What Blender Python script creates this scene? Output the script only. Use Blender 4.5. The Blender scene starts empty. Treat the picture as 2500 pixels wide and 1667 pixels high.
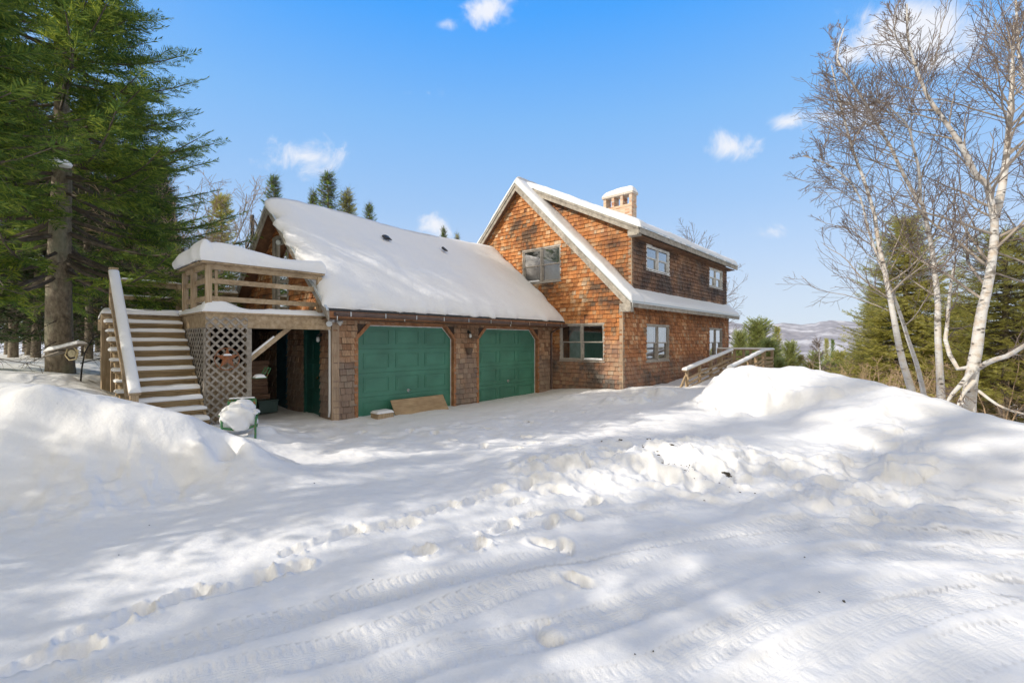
import bpy, math, random
import numpy as np
from mathutils import Vector
R=math.radians
RNG=np.random.default_rng(7)
random.seed(5)
scn=bpy.context.scene
COL=scn.collection
# ---------------------------------------------------------------- camera
F=1110.0; PHI=R(42.15); CZ=1.8
cc,ss=math.cos(PHI),math.sin(PHI)
cam=bpy.data.cameras.new('camera'); cam_o=bpy.data.objects.new('camera',cam); COL.objects.link(cam_o)
cam_o.location=(0,0,CZ); cam_o.rotation_euler=(R(90),0,PHI-R(90))
cam.sensor_width=36; cam.lens=36*F/2500; cam.clip_start=.05; cam.clip_end=9000
scn.camera=cam_o
def W(px,py,t):
    a=(px-1250)/F; b=(833-py)/F
    return np.array((t*(cc+a*ss), t*(ss-a*cc), CZ+t*b))
def G(px,py,z):
    return W(px,py,(z-CZ)/((833-py)/F))
# ---------------------------------------------------------------- noise
def _h(ix,iy,s):
    n=(ix*374761393+iy*668265263+s*1442695041)&0x7fffffff
    n=((n^(n>>13))*1274126177)&0x7fffffff
    return ((n^(n>>16))&0xffff)/65535.0
def vnoise(x,y,s=0):
    x=np.asarray(x,float); y=np.asarray(y,float)
    ix=np.floor(x).astype(np.int64); iy=np.floor(y).astype(np.int64)
    fx=x-ix; fy=y-iy; fx=fx*fx*fx*(fx*(fx*6-15)+10); fy=fy*fy*fy*(fy*(fy*6-15)+10)
    a=_h(ix,iy,s);b=_h(ix+1,iy,s);c=_h(ix,iy+1,s);d=_h(ix+1,iy+1,s)
    return (a+(b-a)*fx)*(1-fy)+(c+(d-c)*fx)*fy-.5
def fbm(x,y,o=4,s=0):
    r=0;a=1;f=1
    for k in range(o):
        r=r+a*vnoise(x*f+17.3*k,y*f-9.1*k,s+k); a*=.5; f*=2.03
    return r
# ---------------------------------------------------------------- objects
def link(o,parent=None):
    COL.objects.link(o)
    if parent is not None: o.parent=parent
    return o
def tag(o,label=None,cat=None,group=None,kind=None):
    if label: o['label']=label
    if cat: o['category']=cat
    if group: o['group']=group
    if kind: o['kind']=kind
    return o
def thing(name,label,cat,loc=(0,0,0),rz=0,group=None):
    o=bpy.data.objects.new(name,None); o.empty_display_size=.2; COL.objects.link(o)
    o.location=loc; o.rotation_euler=(0,0,rz)
    return tag(o,label,cat,group)
def copy_tree(o,parent=None):
    c=o.copy(); COL.objects.link(c)
    if parent is not None: c.parent=parent
    for ch in list(o.children): copy_tree(ch,c)
    return c
def npmesh(name,V,faces,mat,parent=None,smooth=False,loc=None):
    """V (n,3); faces list of int arrays (m,k)"""
    V=np.asarray(V,dtype=np.float32)
    me=bpy.data.meshes.new(name)
    me.vertices.add(len(V)); me.vertices.foreach_set('co',V.ravel())
    faces=[np.asarray(f,dtype=np.int32) for f in faces if len(f)]
    tot=sum(f.size for f in faces); nf=sum(len(f) for f in faces)
    me.loops.add(tot); me.polygons.add(nf)
    me.loops.foreach_set('vertex_index',np.concatenate([f.ravel() for f in faces]))
    st=[];o=0
    for f in faces:
        st.append(o+np.arange(len(f))*f.shape[1]); o+=f.size
    me.polygons.foreach_set('loop_start',np.concatenate(st).astype(np.int32))
    me.update(calc_edges=True)
    if smooth: me.polygons.foreach_set('use_smooth',np.ones(nf,dtype=bool))
    me.materials.append(mat)
    ob=bpy.data.objects.new(name,me); link(ob,parent)
    if loc is not None: ob.location=loc
    return ob
class MB:
    def __init__(s): s.v=[]; s.f=[]
    def poly(s,pts):
        n=len(s.v); s.v+= [tuple(p) for p in pts]; s.f.append(list(range(n,n+len(pts))))
    def box(s,x0,y0,z0,x1,y1,z1):
        if x0>x1:x0,x1=x1,x0
        if y0>y1:y0,y1=y1,y0
        if z0>z1:z0,z1=z1,z0
        n=len(s.v)
        s.v+=[(x0,y0,z0),(x1,y0,z0),(x1,y1,z0),(x0,y1,z0),(x0,y0,z1),(x1,y0,z1),(x1,y1,z1),(x0,y1,z1)]
        s.f+=[[n+3,n+2,n+1,n],[n+4,n+5,n+6,n+7],[n,n+1,n+5,n+4],[n+1,n+2,n+6,n+5],[n+2,n+3,n+7,n+6],[n+3,n,n+4,n+7]]
        return s
    def bar(s,a,b,w,h,up=(0,0,1)):
        """beam from a to b, w across, h along up"""
        a=Vector(a);b=Vector(b);t=(b-a).normalized();u=Vector(up)
        if abs(t.dot(u))>.98: u=Vector((1,0,0))
        r=t.cross(u).normalized();u=r.cross(t).normalized()
        n=len(s.v)
        for p in(a,b):
            for i,j in((-1,-1),(1,-1),(1,1),(-1,1)): s.v.append(tuple(p+r*(i*w/2)+u*(j*h/2)))
        s.f+=[[n,n+1,n+2,n+3],[n+7,n+6,n+5,n+4]]+[[n+i,n+4+i,n+4+(i+1)%4,n+(i+1)%4] for i in range(4)]
        return s
    def tube(s,pts,r,k=8,r1=None):
        pts=[Vector(p) for p in pts]; n=len(s.v); N=len(pts)
        t0=(pts[1]-pts[0]).normalized(); ref=Vector((0,0,1)) if abs(t0.z)<.9 else Vector((1,0,0))
        nr=t0.cross(ref).normalized()
        for i,p in enumerate(pts):
            t=(pts[min(i+1,N-1)]-pts[max(i-1,0)]).normalized()
            nr=(nr-t*nr.dot(t)).normalized(); b=t.cross(nr)
            rr=r if r1 is None else r+(r1-r)*i/(N-1)
            for j in range(k):
                a=2*math.pi*j/k; s.v.append(tuple(p+nr*(rr*math.cos(a))+b*(rr*math.sin(a))))
        for i in range(N-1):
            for j in range(k):
                s.f.append([n+i*k+j,n+i*k+(j+1)%k,n+(i+1)*k+(j+1)%k,n+(i+1)*k+j])
        s.f.append([n+j for j in range(k)][::-1]); s.f.append([n+(N-1)*k+j for j in range(k)])
        return s
    def lathe(s,c,prof,k=16,axis='z'):
        n=len(s.v); c=Vector(c)
        for r,h in prof:
            for j in range(k):
                a=2*math.pi*j/k; x,y=r*math.cos(a),r*math.sin(a)
                p={'z':(x,y,h),'y':(x,h,y),'x':(h,x,y)}[axis]; s.v.append(tuple(c+Vector(p)))
        for i in range(len(prof)-1):
            for j in range(k): s.f.append([n+i*k+j,n+i*k+(j+1)%k,n+(i+1)*k+(j+1)%k,n+(i+1)*k+j])
        s.f.append([n+j for j in range(k)][::-1]); s.f.append([n+(len(prof)-1)*k+j for j in range(k)])
        return s
    def build(s,name,mat,parent=None,smooth=False,bevel=0,label=None):
        me=bpy.data.meshes.new(name); me.from_pydata(s.v,[],s.f); me.update()
        me.materials.append(mat)
        if smooth:
            for p in me.polygons: p.use_smooth=True
        o=bpy.data.objects.new(name,me); link(o,parent)
        if bevel:
            m=o.modifiers.new('b','BEVEL'); m.width=bevel; m.segments=2; m.limit_method='ANGLE'
        if label: o['label']=label
        return o
# ---------------------------------------------------------------- materials
class NT:
    def __init__(s,name):
        s.m=bpy.data.materials.new(name); s.m.use_nodes=True; s.t=s.m.node_tree; s.n=s.t.nodes
        s.b=s.n['Principled BSDF']; s.out=s.n['Material Output']
    def add(s,ty,**k):
        n=s.n.new(ty)
        for a,b in k.items(): setattr(n,a,b)
        return n
    def l(s,a,b): s.t.links.new(a,b)
    def coord(s,kind='Object',scale=(1,1,1)):
        tc=s.add('ShaderNodeTexCoord'); mp=s.add('ShaderNodeMapping'); mp.inputs['Scale'].default_value=scale
        s.l(tc.outputs[kind],mp.inputs[0]); return mp.outputs[0]
    def noise(s,scale,detail=4,vec=None,rough=.55,dist=0):
        n=s.add('ShaderNodeTexNoise'); n.inputs['Scale'].default_value=scale; n.inputs['Detail'].default_value=detail
        n.inputs['Roughness'].default_value=rough; n.inputs['Distortion'].default_value=dist
        if vec is not None: s.l(vec,n.inputs['Vector'])
        return n.outputs['Fac']
    def ramp(s,fac,stops,interp='LINEAR'):
        n=s.add('ShaderNodeValToRGB'); e=n.color_ramp; e.interpolation=interp
        while len(e.elements)<len(stops): e.elements.new(.5)
        for el,(p,c) in zip(e.elements,stops):
            el.position=p; el.color=(c[0],c[1],c[2],1) if not isinstance(c,(int,float)) else (c,c,c,1)
        s.l(fac,n.inputs[0]); return n.outputs[0]
    def mix(s,fac,a,b,ty='MIX'):
        n=s.add('ShaderNodeMix',data_type='RGBA',blend_type=ty)
        for i,x in((0,fac),(6,a),(7,b)):
            if hasattr(x,'is_linked'): s.l(x,n.inputs[i])
            elif i==0: n.inputs[0].default_value=x
            else: n.inputs[i].default_value=(x[0],x[1],x[2],1)
        return n.outputs[2]
    def math(s,op,a,b=None,c=None):
        n=s.add('ShaderNodeMath',operation=op)
        for i,x in enumerate((a,b,c)):
            if x is None: continue
            if hasattr(x,'is_linked'): s.l(x,n.inputs[i])
            else: n.inputs[i].default_value=x
        return n.outputs[0]
    def bump(s,h,strength=.3,dist=.02,prev=None):
        n=s.add('ShaderNodeBump'); n.inputs['Strength'].default_value=strength; n.inputs['Distance'].default_value=dist
        s.l(h,n.inputs['Height'])
        if prev is not None: s.l(prev,n.inputs['Normal'])
        return n.outputs[0]
    def set(s,col=None,rough=None,normal=None,**k):
        b=s.b.inputs
        if col is not None:
            if hasattr(col,'is_linked'): s.l(col,b['Base Color'])
            else: b['Base Color'].default_value=(*col,1)
        if rough is not None:
            if hasattr(rough,'is_linked'): s.l(rough,b['Roughness'])
            else: b['Roughness'].default_value=rough
        if normal is not None: s.l(normal,b['Normal'])
        for a,v in k.items(): b[a.replace('_',' ')].default_value=v
        return s.m
    def island(s):
        return s.add('ShaderNodeNewGeometry').outputs['Random Per Island']
    def sep(s,vec):
        n=s.add('ShaderNodeSeparateXYZ'); s.l(vec,n.inputs[0]); return n.outputs
def m_snow(name,tracks=False,scale=1.0):
    t=NT(name); v=t.coord()
    h=t.noise(9*scale,6,v,.6); h2=t.noise(110*scale,4,v,.75)
    hh=t.math('ADD',h,t.math('MULTIPLY',h2,.22))
    nb=t.bump(hh,.34,.05)
    if tracks:
        a=t.add('ShaderNodeAttribute',attribute_name='track_s'); b=t.add('ShaderNodeAttribute',attribute_name='track_m'); c=t.add('ShaderNodeAttribute',attribute_name='track_d')
        # chevron tread: sin(2pi*(s + |d|*k)/period)
        ad=t.math('ABSOLUTE',c.outputs['Fac'])
        ph=t.math('ADD',a.outputs['Fac'],t.math('MULTIPLY',ad,.18))
        w=t.math('SINE',t.math('MULTIPLY',ph,2*math.pi/.055))
        lug=t.ramp(ad,[(.035,0),(.06,1)]); w=t.math('MULTIPLY',t.math('MULTIPLY',t.math('SMOOTH_MIN',w,.2,.3),b.outputs['Fac']),lug)
        gv=t.math('MULTIPLY',t.math('MULTIPLY',t.math('SINE',t.math('MULTIPLY',c.outputs['Fac'],2*math.pi/.022)),t.math('SUBTRACT',1.0,lug)),t.math('MULTIPLY',b.outputs['Fac'],.35)); w=t.math('ADD',w,gv)
        nz=t.noise(30,3,v,.7)
        w=t.math('MULTIPLY',w,t.math('ADD',.45,nz))
        clod=t.math('MULTIPLY',t.noise(34,5,v,.8),t.math('MULTIPLY',b.outputs['Fac'],1.2))
        nb=t.bump(t.math('ADD',t.math('MULTIPLY',w,.38),clod),.65,.012,nb)
    col=t.mix(t.noise(.7,3,v),(.83,.845,.865),(.88,.885,.895))
    t.set(col,.55,nb); t.b.inputs['Specular IOR Level'].default_value=.25
    t.b.inputs['Subsurface Weight'].default_value=0
    return t.m
M={}
M['snow']=m_snow('snow'); M['ground']=m_snow('ground_snow',True)
def m_shingle(name,ramp,stain_lo,stain_hi,gray_amt,gray_h=None,stain_col=(.035,.026,.022),seed=0):
    t=NT(name); v=t.coord('Object'); ri=t.island()
    pn=t.noise(1.1,4,v,.6); rf=t.math('ADD',t.math('MULTIPLY',ri,.8),t.math('MULTIPLY',t.math('SUBTRACT',pn,.5),1.0)); rf=t.math('ADD',rf,.12)
    base=t.ramp(rf,ramp)
    tc=t.add('ShaderNodeTexCoord'); mp=t.add('ShaderNodeMapping'); mp.inputs['Scale'].default_value=(45,45,3); mp.inputs['Location'].default_value=(seed,seed,seed)
    t.l(tc.outputs['Object'],mp.inputs[0]); gr=t.noise(1.0,4,mp.outputs[0],.65)
    grain=t.ramp(gr,[(.3,.55),(.7,1.12)])
    c=t.mix(1,base,grain,'MULTIPLY')
    mp2=t.add('ShaderNodeMapping'); mp2.inputs['Scale'].default_value=(.75,.75,1.1); mp2.inputs['Location'].default_value=(seed*3.1,seed*1.7,seed*.7)
    t.l(tc.outputs['Object'],mp2.inputs[0])
    st=t.noise(1.0,5,mp2.outputs[0],.62,.3)
    st=t.math('ADD',st,t.math('MULTIPLY',t.math('SUBTRACT',ri,.5),.16))
    sm=t.ramp(st,[(stain_lo,0),(stain_hi,1)])
    c=t.mix(t.math('MULTIPLY',sm,.86),c,stain_col)
    # bleached silver-grey weathering
    z=t.sep(v)[2]
    gn=t.noise(1.4,4,v,.6)
    if gray_h:
        hz=t.add('ShaderNodeMapRange'); hz.inputs['From Min'].default_value=gray_h[0]; hz.inputs['From Max'].default_value=gray_h[1]
        hz.inputs['To Min'].default_value=.35; hz.inputs['To Max'].default_value=-.2; t.l(z,hz.inputs[0])
        gn=t.math('ADD',gn,hz.outputs[0])
    gm=t.ramp(gn,[(.52,0),(.72,gray_amt)])
    gm=t.math('MULTIPLY',gm,t.ramp(gr,[(.25,.5),(.6,1)]))
    c=t.mix(gm,c,(.2,.185,.17))
    nb=t.bump(gr,.5,.012)
    return t.set(c,.82,nb)
OR=[(0,(.14,.06,.03)),(.12,(.36,.13,.04)),(.4,(.55,.21,.06)),(.65,(.66,.30,.11)),(.85,(.74,.42,.20)),(1,(.80,.58,.38))]
M['shingle_gable']=m_shingle('cedar_shingles_orange',OR,.50,.66,.6,(.9,2.6),seed=3)
M['shingle_cheek']=m_shingle('cedar_shingles_cheek',OR,.45,.66,.3,None,seed=9)
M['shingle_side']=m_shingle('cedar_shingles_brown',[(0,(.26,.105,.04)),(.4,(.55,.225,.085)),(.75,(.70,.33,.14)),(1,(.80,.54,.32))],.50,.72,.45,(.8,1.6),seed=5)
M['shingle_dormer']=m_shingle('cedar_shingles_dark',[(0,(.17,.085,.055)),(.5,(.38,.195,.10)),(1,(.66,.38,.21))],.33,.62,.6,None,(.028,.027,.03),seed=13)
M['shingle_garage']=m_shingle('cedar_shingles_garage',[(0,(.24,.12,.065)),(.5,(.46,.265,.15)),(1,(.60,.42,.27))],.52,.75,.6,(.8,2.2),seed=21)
M['shingle_end']=m_shingle('cedar_shingles_end',OR,.5,.75,.2,None,seed=33)
def m_wood(name,c0,c1,c2,sc=(30,30,3),rough=.8,knots=True):
    t=NT(name); v=t.coord('Object',sc); g=t.noise(1,5,v,.65,.4)
    v2=t.coord(); n2=t.noise(2.2,3,v2)
    c=t.ramp(g,[(.28,c0),(.5,c1),(.72,c2)])
    c=t.mix(t.ramp(n2,[(.4,0),(.75,.5)]),c,tuple(x*.45 for x in c0))
    c=t.mix(t.math('MULTIPLY',t.island(),.35),c,tuple(x*.6 for x in c1))
    return t.set(c,rough,t.bump(g,.4,.01))
M['trim']=m_wood('weathered_grey_trim',(.20,.175,.15),(.42,.38,.32),(.56,.51,.44),(9,9,9))
M['trim_brown']=m_wood('brown_trim',(.17,.075,.035),(.42,.19,.085),(.56,.3,.16),(9,9,9))
M['trim_post']=m_wood('corner_board',(.2,.14,.1),(.42,.3,.2),(.55,.42,.3),(40,40,2.5))
M['deck']=m_wood('deck_lumber',(.25,.17,.095),(.46,.34,.21),(.58,.46,.32),(12,12,12))
M['deckv']=m_wood('deck_post_lumber',(.25,.17,.095),(.46,.34,.21),(.58,.46,.32),(40,40,2.5))
M['tread']=m_wood('stair_lumber',(.19,.13,.06),(.38,.27,.14),(.48,.36,.21),(3,40,40))
M['lattice']=m_wood('lattice_wood',(.2,.17,.14),(.36,.32,.27),(.46,.42,.36),(14,14,14))
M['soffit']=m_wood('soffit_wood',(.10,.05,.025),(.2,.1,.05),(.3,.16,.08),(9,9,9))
M['darkwood']=m_wood('dark_brown_board',(.04,.026,.018),(.075,.05,.036),(.11,.075,.05),(30,30,2))  # dark brown boards for wall backing and under the deck
M['newwood']=m_wood('raw_pine_board',(.34,.22,.12),(.5,.35,.2),(.6,.45,.28),(4,30,30))
M['log']=m_wood('split_firewood',(.2,.12,.08),(.32,.2,.14),(.42,.29,.2),(4,30,30))
def plain(name,col,rough=.5,metal=0,nz=0,bump=0):
    t=NT(name)
    if nz:
        v=t.coord(); n=t.noise(nz,4,v); c=t.mix(t.ramp(n,[(.35,0),(.7,1)]),tuple(x*.75 for x in col),tuple(min(1,x*1.15) for x in col))
        t.set(c,rough,t.bump(n,bump,.004) if bump else None)
    else: t.set(col,rough)
    t.b.inputs['Metallic'].default_value=metal
    return t.m
M['green']=plain('green_door_paint',(.062,.225,.155),.42,0,1.3)
M['darkgreen']=plain('dark_green_paint',(.012,.085,.065),.4,0,3)
M['white']=plain('white_paint',(.75,.75,.73),.45,0,6)
M['taupe']=plain('taupe_window_frame',(.42,.38,.33),.5,0,8)
M['pvc']=plain('white_pipe',(.66,.66,.64),.35)
M['metal']=plain('galvanised_metal',(.5,.5,.5),.35,1)
M['gutter']=plain('brown_gutter',(.12,.075,.06),.45,0,5)
M['drip']=plain('drip_edge_metal',(.55,.6,.62),.4,.3)
M['black']=plain('black_metal',(.02,.02,.02),.5)
M['dark']=plain('dark_interior',(.018,.018,.02),.9)
M['shade']=plain('pale_blind',(.62,.66,.66),.8,0,5)
M['curtain']=plain('white_curtain',(.7,.72,.72),.9,0,5)
M['roofing']=plain('asphalt_roofing',(.05,.05,.052),.9,0,40,.5)
M['clearbulb']=plain('lamp_glass',(.7,.72,.7),.15)
M['brass']=plain('brass',(.6,.42,.15),.3,1)
def m_glass():
    t=NT('window_glass'); t.n.remove(t.b)
    fr=t.add('ShaderNodeFresnel'); fr.inputs[0].default_value=1.75
    gl=t.add('ShaderNodeBsdfGlossy'); gl.inputs['Roughness'].default_value=.02; gl.inputs['Color'].default_value=(1,1,1,1)
    v=t.coord(); nb=t.bump(t.noise(1.2,2,v),.05,.05); t.l(nb,gl.inputs['Normal'])
    tr=t.add('ShaderNodeBsdfTransparent'); tr.inputs[0].default_value=(.82,.86,.87,1)
    mx=t.add('ShaderNodeMixShader'); f=t.math('MULTIPLY_ADD',fr.outputs[0],2.6,.05); t.l(f,mx.inputs[0]); t.l(tr.outputs[0],mx.inputs[1]); t.l(gl.outputs[0],mx.inputs[2])
    t.l(mx.outputs[0],t.out.inputs[0]); return t.m
M['glass']=m_glass()
def m_rust(name,under,amt=.5):
    t=NT(name); v=t.coord(); n=t.noise(14,6,v,.7)
    c=t.mix(t.ramp(n,[(amt,0),(amt+.08,1)]),under,(.3,.1,.03))
    return t.set(c,.6,t.bump(n,.3,.004))
M['chair']=m_rust('chipped_green_paint',(.05,.19,.075),.56)
M['star']=m_rust('rusty_star_metal',(.28,.13,.07),.45)
def m_brick():
    t=NT('chimney_brick'); ri=t.island()
    c=t.ramp(ri,[(0,(.30,.10,.05)),(.12,(.5,.25,.14)),(.3,(.62,.42,.28)),(.7,(.7,.55,.42)),(1,(.5,.42,.34))])
    return t.set(c,.85,t.bump(t.noise(40,4,t.coord()),.4,.01))
M['brick']=m_brick(); M['mortar']=plain('mortar',(.6,.54,.47),.9,0,20)
def m_leaf(name,c0,c1,c2,tr=.25):
    t=NT(name); t.b.inputs['Roughness'].default_value=.6
    ri=t.island(); v=t.coord(); n=t.noise(.9,3,v)
    f=t.math('ADD',t.math('MULTIPLY',ri,.5),t.math('MULTIPLY',n,.55))
    c=t.ramp(f,[(.2,c0),(.5,c1),(.85,c2)]); t.set(c,.6)
    t.b.inputs['Specular IOR Level'].default_value=.2
    ts=t.add('ShaderNodeBsdfTranslucent'); t.l(c,ts.inputs[0]); mx=t.add('ShaderNodeMixShader'); mx.inputs[0].default_value=tr
    t.l(t.b.outputs[0],mx.inputs[1]); t.l(ts.outputs[0],mx.inputs[2]); t.l(mx.outputs[0],t.out.inputs[0]); return t.m
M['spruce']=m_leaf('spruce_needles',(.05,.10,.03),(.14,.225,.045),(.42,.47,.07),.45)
M['sprucedark']=m_leaf('shaded_spruce_needles',(.022,.05,.022),(.05,.09,.03),(.14,.17,.045),.3)  # darker copy of the spruce needles, woodland shade put into the colour
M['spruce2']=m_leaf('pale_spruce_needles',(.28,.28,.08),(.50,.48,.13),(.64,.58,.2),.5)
M['pine']=m_leaf('pine_needles',(.18,.22,.07),(.36,.40,.13),(.52,.52,.22),.5)
M['deadtwig']=m_wood('dead_twig',(.13,.09,.06),(.26,.18,.12),(.36,.27,.19),(8,8,8))
M['bough']=m_wood('spruce_bough',(.07,.055,.04),(.14,.11,.085),(.24,.2,.15),(8,8,8))
def m_bark():
    t=NT('spruce_bark'); v=t.coord('Object',(1,1,.55)); n=t.noise(14,6,v,.7); n2=t.noise(3,3,v)
    c=t.ramp(n,[(.3,(.09,.07,.055)),(.5,(.24,.195,.145)),(.7,(.38,.33,.25))])
    c=t.mix(t.ramp(n2,[(.5,0),(.65,.55)]),c,(.30,.31,.22))
    return t.set(c,.9,t.bump(n,.9,.03))
M['bark']=m_bark()
def m_birch():
    t=NT('birch_bark'); v=t.coord('Object',(2.5,2.5,22)); n=t.noise(1.1,5,v,.7); v2=t.coord('Object',(6,6,7)); n2=t.noise(1,4,v2,.6)
    c=t.mix(t.ramp(n2,[(.45,0),(.7,1)]),(.60,.59,.57),(.50,.41,.32))
    c=t.mix(t.ramp(n,[(.30,1),(.42,0)]),c,(.10,.075,.06))
    n3=t.noise(1.3,4,t.coord('Object',(2,2,3)),.6)
    c=t.mix(t.ramp(n3,[(.58,0),(.64,.85)]),c,(.13,.11,.09))
    vo=t.add('ShaderNodeTexVoronoi'); vo.inputs['Scale'].default_value=1.0; t.l(t.coord('Object',(5,5,9)),vo.inputs['Vector']); c=t.mix(t.ramp(vo.outputs['Distance'],[(.14,.9),(.24,0)]),c,(.06,.05,.045))
    return t.set(c,.7,t.bump(n,.5,.015))
M['birch']=m_birch()
M['twig']=plain('birch_twig',(.20,.155,.13),.8,0,3)
M['twigtan']=plain('tan_brush',(.46,.33,.21),.85,0,3)
M['branch']=plain('birch_limb',(.36,.31,.26),.8,0,6)
# ---------------------------------------------------------------- world
SUN=Vector((-1,.42,.65)).normalized()
w=bpy.data.worlds.new('World'); scn.world=w; w.use_nodes=True
nt=w.node_tree; nn=nt.nodes; bg=nn['Background']
sky=nn.new('ShaderNodeTexSky'); sky.sky_type='NISHITA'; sky.sun_disc=False
sky.sun_elevation=math.asin(SUN.z); sky.sun_rotation=math.atan2(SUN.x,SUN.y)
sky.altitude=400; sky.air_density=1.0; sky.dust_density=.6; sky.ozone_density=1.6
def wn(ty,**k):
    n=nn.new(ty)
    for a,b in k.items(): setattr(n,a,b)
    return n
def wl(a,b): nt.links.new(a,b)
def wm(op,a,b=None,c=None):
    n=wn('ShaderNodeMath',operation=op)
    for i,x in enumerate((a,b,c)):
        if x is None: continue
        if hasattr(x,'is_linked'): wl(x,n.inputs[i])
        else: n.inputs[i].default_value=x
    return n.outputs[0]
tc=wn('ShaderNodeTexCoord')
cn=wn('ShaderNodeTexNoise'); cn.inputs['Scale'].default_value=13; cn.inputs['Detail'].default_value=9; cn.inputs['Roughness'].default_value=.66; cn.inputs['Distortion'].default_value=.6
wl(tc.outputs['Generated'],cn.inputs['Vector'])
# small fair-weather clouds: (photo x, photo y, half-width, half-height, density) turned into sky directions
CL=[(745,382,78,38,1.0),(685,395,50,26,.6),(1198,20,58,34,.9),(1240,0,40,26,.6),(1092,60,26,12,.35),(1000,228,30,12,.4),(1045,227,26,11,.45),
    (2230,85,150,66,1.15),(2290,140,95,36,.8),(2130,60,46,44,.8),(2070,130,66,40,.7),(2120,265,90,60,.75),(2020,285,80,30,.6),(1915,295,52,20,.7),(1790,355,52,34,.9),(1065,548,34,34,.7),(1078,562,30,28,.6),
    (1860,572,44,20,.45),(2480,20,40,40,.6),(2440,585,60,26,.4),(20,130,60,60,.6),(905,170,18,9,.2),(1760,370,40,20,.3)]
acc=None
for px,py,rx,ry,dn in CL:
    d=Vector(W(px,py,1))-Vector((0,0,CZ)); L=d.length; d.normalize()
    rt=Vector((ss,-cc,0)); rt=(rt-d*rt.dot(d)).normalized(); up=rt.cross(d).normalized()
    ax=rx/F/L*(1 if True else 1); ay=ry/F/L
    v=wn('ShaderNodeVectorMath',operation='DOT_PRODUCT'); v.inputs[1].default_value=rt/ax; wl(tc.outputs['Generated'],v.inputs[0])
    u=wn('ShaderNodeVectorMath',operation='DOT_PRODUCT'); u.inputs[1].default_value=up/ay; wl(tc.outputs['Generated'],u.inputs[0])
    f=wn('ShaderNodeVectorMath',operation='DOT_PRODUCT'); f.inputs[1].default_value=d; wl(tc.outputs['Generated'],f.inputs[0])
    r2=wm('ADD',wm('POWER',v.outputs['Value'],2),wm('POWER',u.outputs['Value'],2))
    m=wm('SUBTRACT',1.0,wm('MULTIPLY',wm('SQRT',r2),.62))
    m=wm('MAXIMUM',m,0)
    m=wm('MULTIPLY',m,wm('GREATER_THAN',f.outputs['Value'],.5))
    m=wm('MULTIPLY',m,dn)
    acc=m if acc is None else wm('MAXIMUM',acc,m)
dens=wm('ADD',wm('MULTIPLY',acc,1.25),wm('MULTIPLY',wm('SUBTRACT',cn.outputs['Fac'],.56),2.3))
mr=wn('ShaderNodeMapRange'); mr.interpolation_type='SMOOTHSTEP'; mr.inputs['From Min'].default_value=.12; mr.inputs['From Max'].default_value=.95; wl(dens,mr.inputs[0])
gate=wm('MULTIPLY',mr.outputs[0],wm('GREATER_THAN',acc,.01))
hs=wn('ShaderNodeHueSaturation'); hs.inputs['Saturation'].default_value=1.15; wl(sky.outputs[0],hs.inputs['Color'])
sx=wn('ShaderNodeSeparateXYZ'); wl(tc.outputs['Generated'],sx.inputs[0])
gr=wn('ShaderNodeValToRGB'); e=gr.color_ramp
GRD=[(0.0,(.66,.76,.93)),(.10,(.60,.725,.92)),(.275,(.37,.605,.96)),(.43,(.225,.53,1.0)),(.586,(.055,.40,1.08)),(.8,(.03,.29,.95))]
while len(e.elements)<len(GRD): e.elements.new(.5)
for el,(q_,c_) in zip(e.elements,GRD): el.position=q_; el.color=(*c_,1)
wl(sx.outputs[2],gr.inputs[0])
gs_=wn('ShaderNodeVectorMath',operation='SCALE'); wl(gr.outputs[0],gs_.inputs[0]); gs_.inputs['Scale'].default_value=5.6
m1=wn('ShaderNodeMix',data_type='RGBA'); m1.inputs[0].default_value=.88; wl(hs.outputs[0],m1.inputs[6]); wl(gs_.outputs[0],m1.inputs[7])
# warm white glow added to the unseen sky behind the camera to brighten shade
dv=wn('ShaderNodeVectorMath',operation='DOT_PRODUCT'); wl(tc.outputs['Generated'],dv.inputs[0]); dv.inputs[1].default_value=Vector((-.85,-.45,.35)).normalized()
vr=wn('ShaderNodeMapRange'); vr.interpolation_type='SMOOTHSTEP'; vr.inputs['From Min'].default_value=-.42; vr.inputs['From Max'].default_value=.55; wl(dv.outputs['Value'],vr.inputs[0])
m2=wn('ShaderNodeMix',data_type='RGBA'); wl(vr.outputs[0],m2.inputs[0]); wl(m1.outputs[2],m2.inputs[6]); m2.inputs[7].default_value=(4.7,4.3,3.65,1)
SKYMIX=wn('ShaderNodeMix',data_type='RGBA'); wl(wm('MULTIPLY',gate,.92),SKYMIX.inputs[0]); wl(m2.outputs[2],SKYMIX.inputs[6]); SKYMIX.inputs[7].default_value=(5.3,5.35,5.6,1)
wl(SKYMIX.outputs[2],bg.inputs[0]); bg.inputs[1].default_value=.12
sl=bpy.data.lights.new('sun','SUN'); sl.energy=2.75; sl.angle=R(.53); sl.color=(1,.91,.78)
so=bpy.data.objects.new('sun',sl); COL.objects.link(so); so.rotation_euler=SUN.to_track_quat('Z','Y').to_euler(); so.location=(-20,8,15)
scn.view_settings.view_transform='Standard'; scn.view_settings.look='None'; scn.view_settings.exposure=.58; scn.view_settings.gamma=1
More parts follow.
